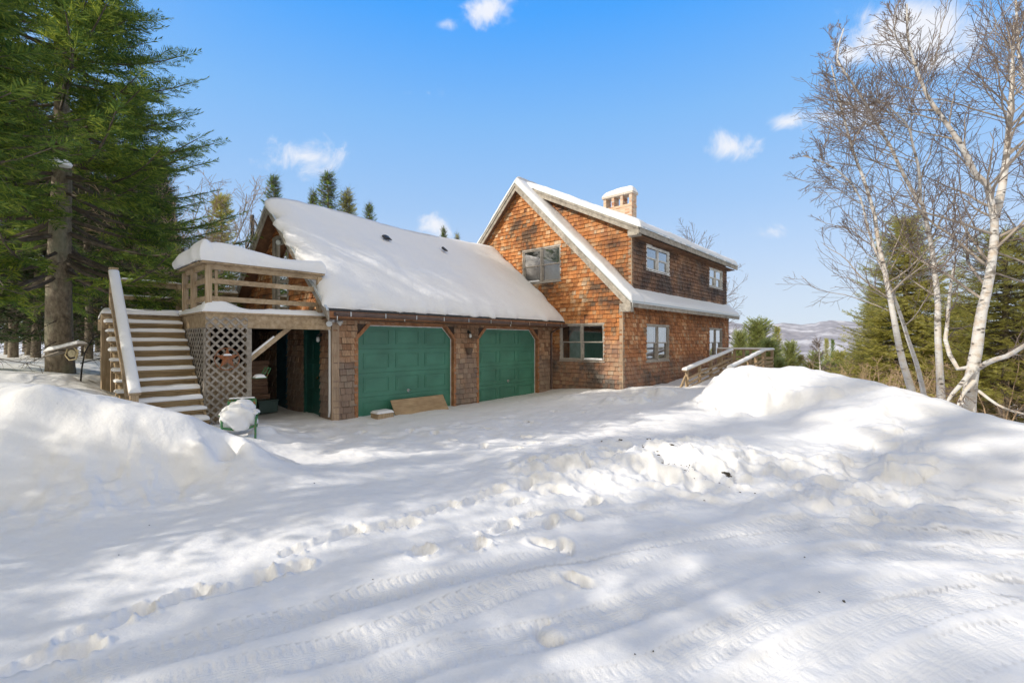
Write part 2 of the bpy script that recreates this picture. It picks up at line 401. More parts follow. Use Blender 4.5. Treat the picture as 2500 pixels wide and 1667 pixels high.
# ---------------------------------------------------------------- ground
CP=[]
def cp(p): CP.append(tuple(p))
for a in [(0,983,5.3),(88,947,5.5),(158,945,5.6),(228,965,5.7),(309,998,5.7),(386,1008,5.8),(456,1023,5.9),(520,1050,6.0),(590,1064,6.1),(618,1082,6.05),
          (0,1070,4.95),(100,1074,5.12),(200,1080,5.22),(300,1087,5.32),(400,1084,5.5),(500,1080,5.6),(585,1088,5.85),
          (-150,1000,5.0),(-150,1090,4.5),
          (165,908,7.6),(235,950,7.2),(120,925,7.2),(210,890,12),(240,928,9.2),(0,909,9.5),(100,905,9.5),
          (1760,912,10.1),(1765,905,10.6),(1831,891,10.6),(1939,894,10.3),(2011,908,9.6),(2120,926,8.8),(2228,957,8.0),(2300,975,7.5),(2409,1015,6.6),(2500,1044,6.0),(2600,1080,5.5),
          (1800,905,10.2),(1880,905,10.0),
          (1940,1037,7.7),(1985,1018,7.75),(2030,995,7.9),(2084,972,8.0),(2156,974,7.6),(2110,962,8.4),(2220,1010,7.2),(2060,1040,7.2),
          (2200,1060,6.5),(2350,1080,5.8),(2480,1110,5.3),(2100,1075,6.6),(1980,1080,6.9),
          (1500,1108,6.05),(1600,1104,6.1),(1720,1115,6.0),(1345,1140,5.55),(1420,1125,5.8),
          (585,1062,7.4),(650,1050,7.6),
          (1440,955,12.7),(1520,960,12.4),(1640,946,12.6),(1600,952,12.3),
          (2200,1000,11),(2400,1040,12),(2361,1000,9.2),(2500,1062,7.6),(2600,1095,7.0),(2409,1032,7.8),(2300,990,8.7),(2480,1075,9.5),(2298,978,9.6),(2229,965,9.8),(2050,950,13)]: cp(W(*a))
for a in [(-150,1240,.15),(0,1235,.16),(100,1245,.15),(200,1235,.15),(330,1212,.15),(450,1180,.14),(560,1150,.14),(635,1118,.16),(700,1130,.12),(660,1085,.2),
          (1757,992,.42),(1850,994,.46),(1915,990,.55),(1720,975,.42),(1700,1010,.38),(1830,1040,.36),
          (1600,1170,.13),(1750,1172,.13),(1900,1198,.13),(2050,1208,.13),(2200,1218,.13),(2350,1224,.13),(2500,1235,.13),(1450,1180,.12),(1300,1190,.12),
          (1250,1060,.13),(1450,1055,.2),(1000,1080,.12),(1620,1050,.27),(1100,1130,.12),(850,1100,.12),(1500,1002,.26),(1400,985,.22),(1600,1000,.33),(800,1060,.12),
          (700,1040,.17),(1000,1250,.1),(500,1300,.1),(1500,1300,.1),(2000,1350,.1),(1200,1500,.08),(600,1550,.08),(1900,1600,.08),(2400,1400,.1)]: cp(G(*a))
CP+=[(0,0,.1),(-2,-2,.1),(2,-2,.1),(-4,2,.2),(4.5,9.0,.14),(6.5,9.0,.1),(8.4,9.0,.1),(10,9.0,.12),(11.6,9.0,.18),(12.0,8.6,.28),(12.1,7.6,.32),(12.15,6.5,.42),(13.5,6.4,.40),(15.5,6.4,.4),
     (4.4,10.2,.2),(3,10.5,.2),(2.6,12,.2),(2.25,8.8,.36),(2.9,9.0,.34),(1.7,8.7,.6),(1.2,8.9,.76),(1.0,10,.95),(.9,11,1.0),(1.7,10.2,.6),
     (14,5.2,.40),(16,5.0,.45),(18,5,.5),(20,5,.4),(14.5,4.2,.45),(17,3.6,.35),(14,3,.2),(18,1.5,-.2),(12.2,3.2,.55),
     (25,3,-.6),(25,8,0),(25,-5,-1.6),(18,-8,-1),(8,-8,0),(0,-8,.1),(-8,-8,.2),(-8,0,.4),(-7,8,1.0),(-8,16,1.2),(0,25,1.2),(10,22,.8),(20,20,.3),(30,15,-.8),(35,0,-2.8),(3,17,1.1),(0,14,1.15),(8,16,.6),(15,16,.5),(-3,11,1.15),(-2,8,1.05),
     (13,12,.3),(9,12,.1),(6,11,.1),(20,10,.3),(14,1,.35),(11,-2,.7),(14,-3,-.3),(-20,-20,0),(-20,30,1.5),(40,40,-1.5),(30,-25,-2.5)]
CPa=np.array(CP); 
def kern(d2): return np.sqrt(d2+.008)
D2=((CPa[:,None,:2]-CPa[None,:,:2])**2).sum(-1)
n=len(CPa); A=np.zeros((n+3,n+3)); A[:n,:n]=kern(D2)+np.eye(n)*(-.004); A[:n,n]=1; A[:n,n+1:]=CPa[:,:2]; A[n,:n]=1; A[n+1:,:n]=CPa[:,:2].T
sol=np.linalg.lstsq(A,np.concatenate([CPa[:,2],[0,0,0]]),rcond=None)[0]
def base_z(x,y):
    x=np.asarray(x,float);y=np.asarray(y,float)
    z=sol[n]+sol[n+1]*x+sol[n+2]*y
    for i in range(n): z=z+sol[i]*np.sqrt((x-CPa[i,0])**2+(y-CPa[i,1])**2+.008)
    r=np.hypot(x-8,y-6)
    fx=np.maximum(0,x*.97+y*-.1-24)
    far=1.0-.085*fx+.00007*np.minimum(fx,500)**2*.6+.5*vnoise(x/40,y/40,4)
    far=np.maximum(far,-70)
    k=np.clip((r-24)/14,0,1); k=k*k*(3-2*k)
    return z*(1-k)+far*k
def smooth(a,b,x):
    t=np.clip((x-a)/(b-a),0,1); return t*t*(3-2*t)
def polyfield(X,Y,pts,rad):
    """distance, signed side and arc length to polyline for grid points within rad; others inf"""
    D=np.full(X.shape,9.0); S=np.zeros(X.shape); T=np.zeros(X.shape)
    pts=np.asarray(pts); bb0=pts.min(0)-rad; bb1=pts.max(0)+rad
    idx=np.where((X>bb0[0])&(X<bb1[0])&(Y>bb0[1])&(Y<bb1[1]))
    x=X[idx];y=Y[idx]; bd=np.full(x.shape,9.0); bs=np.zeros(x.shape); bt=np.zeros(x.shape); acc=0
    for a,b in zip(pts[:-1],pts[1:]):
        e=b-a; L=math.hypot(*e)
        if L<1e-6: continue
        t=((x-a[0])*e[0]+(y-a[1])*e[1])/L/L; tcl=np.clip(t,0,1)
        dx=x-a[0]-tcl*e[0]; dy=y-a[1]-tcl*e[1]; d=np.hypot(dx,dy)
        sd=np.sign(e[0]*dy-e[1]*dx)*d
        m=d<bd; bd[m]=d[m]; bs[m]=acc+tcl[m]*L; bt[m]=sd[m]; acc+=L
    D[idx]=bd;S[idx]=bs;T[idx]=bt
    return D,S,T
def spl(pts,k=10):
    pts=np.asarray(pts,float); P=np.vstack([2*pts[0]-pts[1],pts,2*pts[-1]-pts[-2]]); out=[]
    for i in range(1,len(P)-2):
        for j in range(k):
            t=j/k; p0,p1,p2,p3=P[i-1:i+3]
            out.append(.5*((2*p1)+(p2-p0)*t+(2*p0-5*p1+4*p2-p3)*t*t+(3*p1-p0-3*p2+p3)*t**3))
    out.append(pts[-1]); return np.array(out)
def axis(lo,hi,a0,a1,far):
    xs=[0.0]
    while xs[-1]<hi: xs.append(xs[-1]+a0+a1*xs[-1])
    while xs[-1]<far: xs.append(xs[-1]*1.06)
    ys=[0.0]
    while ys[-1]<lo: ys.append(ys[-1]+.03+.03*ys[-1])
    while ys[-1]<far: ys.append(ys[-1]*1.12)
    return np.array([-v for v in ys[:0:-1]]+xs)
gx=axis(3,26,.011,.0042,700); gy=axis(3,18,.011,.0042,700); print('GRID',len(gx),len(gy))
X,Y=np.meshgrid(gx,gy,indexing='ij')
Z=base_z(X,Y)
near=1-smooth(22,30,np.hypot(X,Y))
# soft undulation + lumps; house footprint untouched by lumps
hgt=np.clip((Z-.22)/.35,0,1)*(1-smooth(12,20,np.hypot(X,Y)))
Z=Z+near*(.045*fbm(X*.9,Y*.9,3,1)+.012*fbm(X*5,Y*5,3,7))
Z=Z+hgt*(.09*fbm(X*1.5,Y*1.5,3,11)+.05*np.maximum(0,vnoise(X*3.1,Y*3.1,19))-.02)
# broken plough chunks: on the berm and mound feet
def region(c,rx,ry): return np.exp(-(((X-c[0])/rx)**2+((Y-c[1])/ry)**2))
b1=G(1560,1110,.25); b2=G(1720,1120,.25); b3=G(1350,1140,.25); bh=W(1560,955,12.2); mb=W(1880,960,9.6); mr2=G(1980,1140,.3); gf=G(1150,1040,.15); md=G(1500,1060,.2)
rough=region(b1,1.1,.8)+region(b2,1.0,.8)+region(b3,.7,.6)+.8*region(mr2,1.2,1.0)+.7*region(bh,2.2,.9)+.5*region(W(330,1130,5.0),1.0,.6)+.4*region(W(2300,1150,5.0),2,.8)
rough=np.clip(rough,0,1.2)
def cells(x,y,s,seed):
    """broken-block pattern: per-block random height and a crack mask"""
    x=x*s+.35*fbm(x*s*.8,y*s*.8,2,seed+3)*2; y=y*s+.35*fbm(x*.8+9,y*.8,2,seed+4)*2
    ix=np.floor(x).astype(np.int64); iy=np.floor(y).astype(np.int64); d1=np.full(x.shape,9.);d2=np.full(x.shape,9.);v=np.zeros(x.shape);tx=np.zeros(x.shape);ty=np.zeros(x.shape)
    for i in(-1,0,1):
        for j in(-1,0,1):
            a=_h(ix+i,iy+j,seed);b=_h(ix+i,iy+j,seed+1);cx=ix+i+a;cy=iy+j+b; d=np.hypot(x-cx,y-cy); m=d<d1
            d2=np.where(m,d1,np.minimum(d2,d)); v=np.where(m,_h(ix+i,iy+j,seed+2),v); tx=np.where(m,(x-cx)*(a-.5),tx); ty=np.where(m,(y-cy)*(b-.5),ty); d1=np.where(m,d,d1)
    return v+1.6*(tx+ty),d2-d1
lb=region(W(150,1120,4.85),.8,.45)+region(W(330,1130,5.05),.6,.35)+region(W(600,1110,5.95),.35,.3)+region(W(0,1150,4.6),.7,.4)
cm=np.clip(rough*.42+.08*lb+.8*region(W(1790,960,9.7),.7,.8)+.5*region(W(2150,1120,6.0),1.8,.6),0,1)
v1,e1=cells(X,Y,2.3,91); v2,e2=cells(X,Y,5.5,95)
Z=Z+cm*(.17*(v1-.5)*smooth(.0,.25,e1)-.05*(1-smooth(0,.12,e1))+.05*(v2-.5)*smooth(0,.3,e2))

ch=np.abs(fbm(X*2.6+3,Y*2.6,4,31)); ch2=vnoise(X*7,Y*7,41)
Z=Z+rough*(.20*(.25-ch)+.035*np.maximum(ch2,0)*1.5)
tr=np.clip(region(gf,2.6,1.4)+.8*region(md,3.5,1.6)+.9*region((3.6,8.6),1.6,1.2),0,1)
Z=Z+tr*(.05*fbm(X*3.4,Y*3.4,4,51)-.03*smooth(.12,.3,vnoise(X*2.4,Y*2.4,61)))
# rims where the block of snow beside the ramp was cut
bw=W(1850,940,10.0)
# tyre tracks (world polylines) ------------------------------------------------
def gp(L,z=.1): return np.array([G(x,y,z)[:2] for x,y in L])
TR=[([(60,1680),(186,1638),(372,1585),(531,1542),(744,1484),(957,1425),(1250,1365),(1463,1338),(1702,1300),(1950,1275),(2250,1268),(2520,1290)],.13,.022,1),
    ([(330,1690),(558,1627),(740,1582),(903,1537),(1080,1475),(1250,1416),(1450,1372),(1700,1330),(1950,1308),(2250,1302),(2520,1330)],.13,.020,1),
    ([(700,1700),(900,1640),(1100,1570),(1330,1530),(1570,1465),(1835,1383),(2050,1356),(2300,1350),(2520,1372)],.13,.024,.75),
    ([(1100,1720),(1400,1665),(1570,1640),(1728,1563),(1994,1468),(2260,1425),(2520,1440)],.12,.024,.7),
    ([(1780,1720),(1850,1667),(1994,1595),(2260,1478),(2520,1425)],.13,.02,.6),
    ([(1150,1320),(1400,1262),(1650,1228),(1900,1222),(2200,1232),(2520,1265)],.10,.016,.6),
    ([(1000,1330),(1300,1245),(1560,1210),(1800,1205),(2100,1215),(2520,1245)],.10,.014,.5),
    ([(2100,1720),(2250,1640),(2400,1580),(2520,1545)],.13,.018,.5)]
TS=np.zeros(X.shape);TM=np.zeros(X.shape);TD=np.zeros(X.shape)
for L,wd,dp,am in TR:
    D,S,T=polyfield(X,Y,spl(gp(L),14),.5)
    wig=.012*vnoise(X*3,Y*3,71)
    inn=1-smooth(wd*.78,wd*1.15,D+wig); rim=np.exp(-((D-wd*1.35)/(.05))**2)
    brk=.55+.9*np.clip(vnoise(S*1.1,D*0+wd*9,83)+.35,0,1)
    Z=Z-inn*dp*.45*brk+rim*.006*brk+inn*.010*fbm(X*22,Y*22,2,77)*brk
    m=inn*am*brk; k=m>TM; TS[k]=S[k]; TM[k]=m[k]; TD[k]=T[k]
# plough scrape lines
for off in range(7):
    L=[(1330+off*12,1150+off*9),(1450+off*14,1190+off*8),(1600+off*16,1235+off*7)]
    D,S,T=polyfield(X,Y,spl(gp(L),8),.2); Z=Z-.010*np.exp(-(D/.02)**2)
# foot drags --------------------------------------------------------------------
q=lambda x,y:(x/1.8816,1000+y/1.8816)
FT=[((0,1180),(380,1072)),((290,1022),(640,892)),((650,905),(910,802)),((960,822),(1210,745)),((1230,742),(1385,700)),((1310,650),(1640,542)),((1650,562),(1890,515)),((1880,482),(2080,425)),((2120,432),(2300,372)),((2230,552),(2350,505)),((1900,652),(1960,640)),((2160,620),(2210,600))]
for i,(a,b) in enumerate(FT):
    p=spl(gp([q(*a),q((a[0]+b[0])/2,(a[1]+b[1])/2+(8 if i%2 else -6)),q(*b)]),8)
    D,S,T=polyfield(X,Y,p,.4); Lt=S.max() or 1
    u=S/Lt; wd=.045+.03*np.clip(u,0,1)
    Z=Z-.065*(1-smooth(wd*.75,wd*1.15,D+.022*vnoise(X*17,Y*17,3)))*(.4+.6*u)+.020*np.exp(-((D-wd*1.4)/.022)**2)*np.clip(.5+vnoise(X*23,Y*23,5)*3,0,2)*(S<=Lt)
PR=[(1285,1065),(1262,1105),(1300,1085),(1345,1095),(1310,1150),(1395,1110),(1290,1180),(1425,1150),(1262,1215),(1370,1190),(1300,1240),(1345,1260),(1400,1245),(1380,1320),(1412,1395),(1330,1310),(1450,1215),
    (1000,1046),(1060,1052),(1120,1035),(1180,1044),(1230,1020),(940,1060),(880,1050),(1290,1030),(1350,1005),(1420,1012),(1100,1075),(1180,1090)]
for i,(x,y) in enumerate(PR):
    c=G(x,y,.13); a=random.random()*3.1; dx=(X-c[0])*math.cos(a)+(Y-c[1])*math.sin(a); dy=-(X-c[0])*math.sin(a)+(Y-c[1])*math.cos(a)
    e=np.sqrt((dx/.14)**2+(dy/.06)**2)+.35*vnoise(X*16,Y*16,9); Z=Z-.07*(1-smooth(.75,1.1,e))+.018*np.exp(-((e-1.35)/.25)**2)*(dx>-.05)
# ring print by the snow ball
c=G(1351,1533,.08); d=np.hypot(X-c[0],Y-c[1]); ang=np.arctan2(Y-c[1],X-c[0])
Z=Z-.03*np.exp(-((d-.105)/.018)**2)*(np.cos(ang-2.6)>-.2)+.025*np.clip(1-(d/.10)**2,0,1)
D,S,T=polyfield(X,Y,gp([(1364,1450),(1357,1480),(1350,1515)],.08),.3); Z=Z-.014*(1-smooth(.02,.06,D))
# hummocks on the right mound and footmarks on it
for (px,py,t,r,h) in [(1875,962,9.2,.42,.20),(1935,975,9.0,.35,.12),(2010,960,8.7,.35,.14),(1855,985,9.2,.22,.1),(1790,985,9.6,.2,.1),(2040,1150,5.9,.25,.08),(2160,1150,5.6,.35,.10),(1770,1080,6.9,.25,.1),(1690,1070,7,.2,.08),
                       (1560,975,11.3,.35,.16),(1500,985,11.3,.4,.12),(1625,962,12.0,.3,.18),(1400,975,12.2,.4,.1),(640,1040,7.6,.22,.12),(530,1040,7.2,.3,.1),(1810,1010,8.8,.3,.1),(1690,1115,6.1,.18,.08),(1520,1105,6,.16,.07),(1600,1085,6.4,.2,.06)]:
    c=W(px,py,t); d=np.hypot(X-c[0],Y-c[1])+.08*vnoise(X*5,Y*5,int(px)); Z=Z+h*.85*np.clip(1-(d/r)**2,0,1)**1.15*(1+.8*vnoise(X*6,Y*6,int(py)))
Vv=np.stack([X.ravel(),Y.ravel(),Z.ravel()],1); ny=len(gy); nx=len(gx)
I=np.arange(nx*ny).reshape(nx,ny); Fq=np.stack([I[:-1,:-1].ravel(),I[1:,:-1].ravel(),I[1:,1:].ravel(),I[:-1,1:].ravel()],1)
ground=npmesh('ground',Vv,[Fq],M['ground'],smooth=True); tag(ground,'snow covered yard and driveway with tyre tracks, plough banks and footprints',kind='structure')
for nm,arr in(('track_s',TS),('track_m',TM),('track_d',TD)):
    at_=ground.data.attributes.new(nm,'FLOAT','POINT'); at_.data.foreach_set('value',arr.ravel().astype(np.float32))
def gz(x,y):
    i=int(np.clip(np.searchsorted(gx,x)-1,0,nx-2)); j=int(np.clip(np.searchsorted(gy,y)-1,0,ny-2))
    return float(Z[i,j])
# ---------------------------------------------------------------- far hills
def hills():
    t=NT('far_hill'); v=t.coord('Object'); n=t.noise(.006,7,v,.62); n2=t.noise(.05,4,v,.7); h=t.noise(.0022,4,v,.6)
    c=t.ramp(n,[(.38,(.22,.205,.235)),(.5,(.36,.34,.37)),(.6,(.66,.65,.68))])
    c=t.mix(t.ramp(n2,[(.45,0),(.7,.45)]),c,(.09,.09,.11))
    t.set(c,.95)
    prof=[(1500,800),(1787,787),(1831,792),(1885,789),(1961,791),(2011,784),(2040,781),(2066,785),(2140,790),(2250,800),(2400,806),(2600,812)]
    xs=np.linspace(1350,2650,240); V=[]
    py=np.interp(xs,[p[0] for p in prof],[p[1] for p in prof])+fbm(xs/22,xs*0,4,3)*3.2
    rows=26
    for i,x in enumerate(xs):
        for j in range(rows):
            f=j/(rows-1)       # 0 = foot (nearer), 1 = crest
            t_=1300+1700*f+160*float(vnoise(x/60,f*4,9))
            p=W(x,833,t_); zc=W(x,py[i],3000)[2]
            z=-75+(zc+75)*(f**1.15)+14*float(fbm(x/26,f*7,4,5))*math.sin(math.pi*min(1,f*1.02))
            V.append((p[0],p[1],z))
    I=np.arange(len(xs)*rows).reshape(len(xs),rows)
    Fh=np.stack([I[:-1,:-1].ravel(),I[1:,:-1].ravel(),I[1:,1:].ravel(),I[:-1,1:].ravel()],1)
    o=npmesh('hills',V,[Fh],t.m,smooth=True); tag(o,'snowy wooded hills far across the valley',kind='structure')
hills()
# ---------------------------------------------------------------- siding helpers
def clip(poly,a,b,c):
    """keep a*u+b*v<=c"""
    out=[];n=len(poly)
    for i in range(n):
        p=poly[i];q=poly[(i+1)%n];dp=a*p[0]+b*p[1]-c;dq=a*q[0]+b*q[1]-c
        if dp<=1e-9: out.append(p)
        if (dp<-1e-9 and dq>1e-9) or (dp>1e-9 and dq<-1e-9):
            t=dp/(dp-dq); out.append((p[0]+(q[0]-p[0])*t,p[1]+(q[1]-p[1])*t))
    return out
def cliprect(poly,hp):
    for a,b,c in hp:
        poly=clip(poly,a,b,c)
        if len(poly)<3: return []
    return poly
def halfplanes(P):
    A=sum(P[i][0]*P[(i+1)%len(P)][1]-P[(i+1)%len(P)][0]*P[i][1] for i in range(len(P)))
    if A<0: P=P[::-1]
    hp=[]
    for i in range(len(P)):
        p=P[i];q=P[(i+1)%len(P)]; e=(q[0]-p[0],q[1]-p[1]); a,b=e[1],-e[0]; hp.append((a,b,a*p[0]+b*p[1]))
    return hp
def minus(rects,h):
    out=[]
    for r in rects:
        u0,v0,u1,v1=r
        if h[2]<=u0 or h[0]>=u1 or h[3]<=v0 or h[1]>=v1: out.append(r); continue
        if h[0]>u0: out.append((u0,v0,h[0],v1))
        if h[2]<u1: out.append((h[2],v0,u1,v1))
        a=max(u0,h[0]);b=min(u1,h[2])
        if h[1]>v0: out.append((a,v0,b,h[1]))
        if h[3]<v1: out.append((a,h[3],b,v1))
    return out
def siding(name,mat,parent,O,U,N,polys,holes=(),course=.132,wr=(.08,.2),seed=0,thick=.040,label=None):
    rg=random.Random(seed); O=Vector(O);U=Vector(U);N=Vector(N);Vz=Vector((0,0,1))
    V=[];Fs=[]
    for P in polys:
        hp=halfplanes(P); v0m=min(p[1] for p in P); v1m=max(p[1] for p in P); u0m=min(p[0] for p in P); u1m=max(p[0] for p in P)
        k=0; v=math.floor(v0m/course)*course
        while v<v1m:
            u=u0m-rg.random()*.12
            while u<u1m:
                w_=rg.uniform(*wr); jb=rg.uniform(-.006,.006) if rg.random()>.06 else rg.uniform(-.018,.01); th=thick*rg.uniform(.8,1.35)
                r=(u+.003,v+jb,u+w_-.004,v+course-.010); u+=w_
                sl=rg.uniform(-.012,.012)
                for rr in minus_all(r,holes):
                    if rr[2]-rr[0]<.004 or rr[3]-rr[1]<.004: continue
                    pg=cliprect([(rr[0],rr[1]),(rr[2],rr[1]+ (sl*(rr[2]-rr[0]))),(rr[2],rr[3]),(rr[0],rr[3])],hp)
                    if len(pg)<3: continue
                    n=len(V); m=len(pg)
                    for (a,b) in pg:
                        d=th*(1-.66*min(1,max(0,(b-v)/course))); V.append(O+U*a+Vz*b+N*d)
                    for (a,b) in pg: V.append(O+U*a+Vz*b)
                    Fs.append([n+i for i in range(m)])
                    for i in range(m): Fs.append([n+(i+1)%m,n+i,n+m+i,n+m+(i+1)%m])
            v+=course
    me=bpy.data.meshes.new(name); me.from_pydata([tuple(p) for p in V],[],Fs); me.materials.append(mat); me.update()
    o=bpy.data.objects.new(name,me); link(o,parent)
    if label: o['label']=label
    return o
def minus_all(r,holes):
    rs=[r]
    for h in holes: rs=minus(rs,h)
    return rs
def backing(name,mat,parent,O,U,polys,holes=()):
    O=Vector(O);U=Vector(U);mb=MB()
    for P in polys:
        hp=halfplanes(P); us=[min(p[0] for p in P),max(p[0] for p in P)]; vs=[min(p[1] for p in P),max(p[1] for p in P)]
        for r in minus_all((us[0],vs[0],us[1],vs[1]),holes):
            pg=cliprect([(r[0],r[1]),(r[2],r[1]),(r[2],r[3]),(r[0],r[3])],hp)
            if len(pg)>=3: mb.poly([O+U*a+Vector((0,0,b)) for a,b in pg])
    return mb.build(name,mat,parent)
def edge_coords(L,r0,r1,seg):
    a=[]
    if r0>0: a+=[0,.004*r0+.0005,.05*r0,.14*r0,.3*r0,.52*r0,.8*r0]
    else: a+=[0]
    b=[]
    if r1>0: b=[L-x for x in(.8*r1,.52*r1,.3*r1,.14*r1,.05*r1,.004*r1+.0005,0)]
    else: b=[L]
    s=a[-1];e=b[0]
    if e<=s: return np.array(sorted(set([x*min(1,.49*L/max(r0,1e-6)) for x in a]+[L-(L-x)*min(1,.49*L/max(r1,1e-6)) for x in b])))
    n=max(2,int((e-s)/seg)); return np.array(a[:-1]+list(np.linspace(s,e,n+1))+b[1:])
def snow_slab(name,parent,P00,P10,P11,P01,th,r=.15,seg=.08,edges=(1,1,1,1),bulge=.0,nz=.12,up=(0,0,1),seed=0,tfun=None,wav=0,label=None,mat=None):
    """snow lying on the quad P00-P10-P11-P01; edges = rounding at u0,u1,v0,v1"""
    P=[np.array(p,float) for p in(P00,P10,P11,P01)]; Lu=np.linalg.norm(P[1]-P[0]); Lv=np.linalg.norm(P[3]-P[0])
    ru=min(r,Lu*.45); rv=min(r,Lv*.45)
    cu=edge_coords(Lu,ru*edges[0],ru*edges[1],seg); cv=edge_coords(Lv,rv*edges[2],rv*edges[3],seg)
    U,V=np.meshgrid(cu,cv,indexing='ij'); u=U/Lu;v=V/Lv
    B=(P[0][None,None]*(1-u)[...,None]*(1-v)[...,None]+P[1]*u[...,None]*(1-v)[...,None]+P[2]*u[...,None]*v[...,None]+P[3]*(1-u)[...,None]*v[...,None])
    def q(d,rr): t=np.clip(1-d/max(rr,1e-6),0,1); return np.sqrt(np.maximum(0,1-t*t))
    h=np.ones(U.shape)
    if edges[0]: h=np.minimum(h,1)*q(U,ru*edges[0])
    if edges[1]: h=h*q(Lu-U,ru*edges[1])
    if edges[2]: h=h*q(V,rv*edges[2])
    if edges[3]: h=h*q(Lv-V,rv*edges[3])
    T=th*np.ones(U.shape)
    if tfun is not None: T=tfun(U,V)
    T=T*(1+nz*2*fbm(U*1.3+seed*7.7,V*1.3+seed,4,seed)+nz*.5*fbm(U*6+seed,V*6,3,seed+5))
    up=np.array(up,float); up/=np.linalg.norm(up)
    C=B+(up*(T*h)[...,None])
    eu=(P[1]-P[0])/Lu; ev=(P[3]-P[0])/Lv
    # bulge outward half way up the rounded edge, plus a wavy outline
    k=np.sin(np.pi*np.clip(h,0,1)**1.0)*bulge
    wu=wav*fbm(V*3+seed,V*0,3,seed+2)*2; wv=wav*fbm(U*3+seed,U*0,3,seed+3)*2
    if edges[0]: C=C-eu*(np.where(U<ru,k+wu*(1-U/ru),0))[...,None]
    if edges[1]: C=C+eu*(np.where(Lu-U<ru,k+wu*(1-(Lu-U)/ru),0))[...,None]
    if edges[2]: C=C-ev*(np.where(V<rv,k+wv*(1-V/rv),0))[...,None]
    if edges[3]: C=C+ev*(np.where(Lv-V<rv,k+wv*(1-(Lv-V)/rv),0))[...,None]
    a,b=U.shape; I=np.arange(a*b).reshape(a,b)
    top=np.stack([I[:-1,:-1].ravel(),I[1:,:-1].ravel(),I[1:,1:].ravel(),I[:-1,1:].ravel()],1)
    # underside: 4 corners pushed a little down so the slab is closed
    ring=np.concatenate([I[:,0],I[-1,1:],I[-2::-1,-1],I[0,-2:0:-1]])
    vs=C.reshape(-1,3); low=(B.reshape(-1,3)[ring]-up*.004); off=len(vs); m=len(ring)
    j=np.arange(m); sk=np.stack([ring,off+j,off+(j+1)%m,np.roll(ring,-1)],1)
    vs=np.vstack([vs,low])
    fl=[top,sk]
    o=npmesh(name,vs,fl,mat or M['snow'],parent,smooth=True)
    if label: o['label']=label
    return o
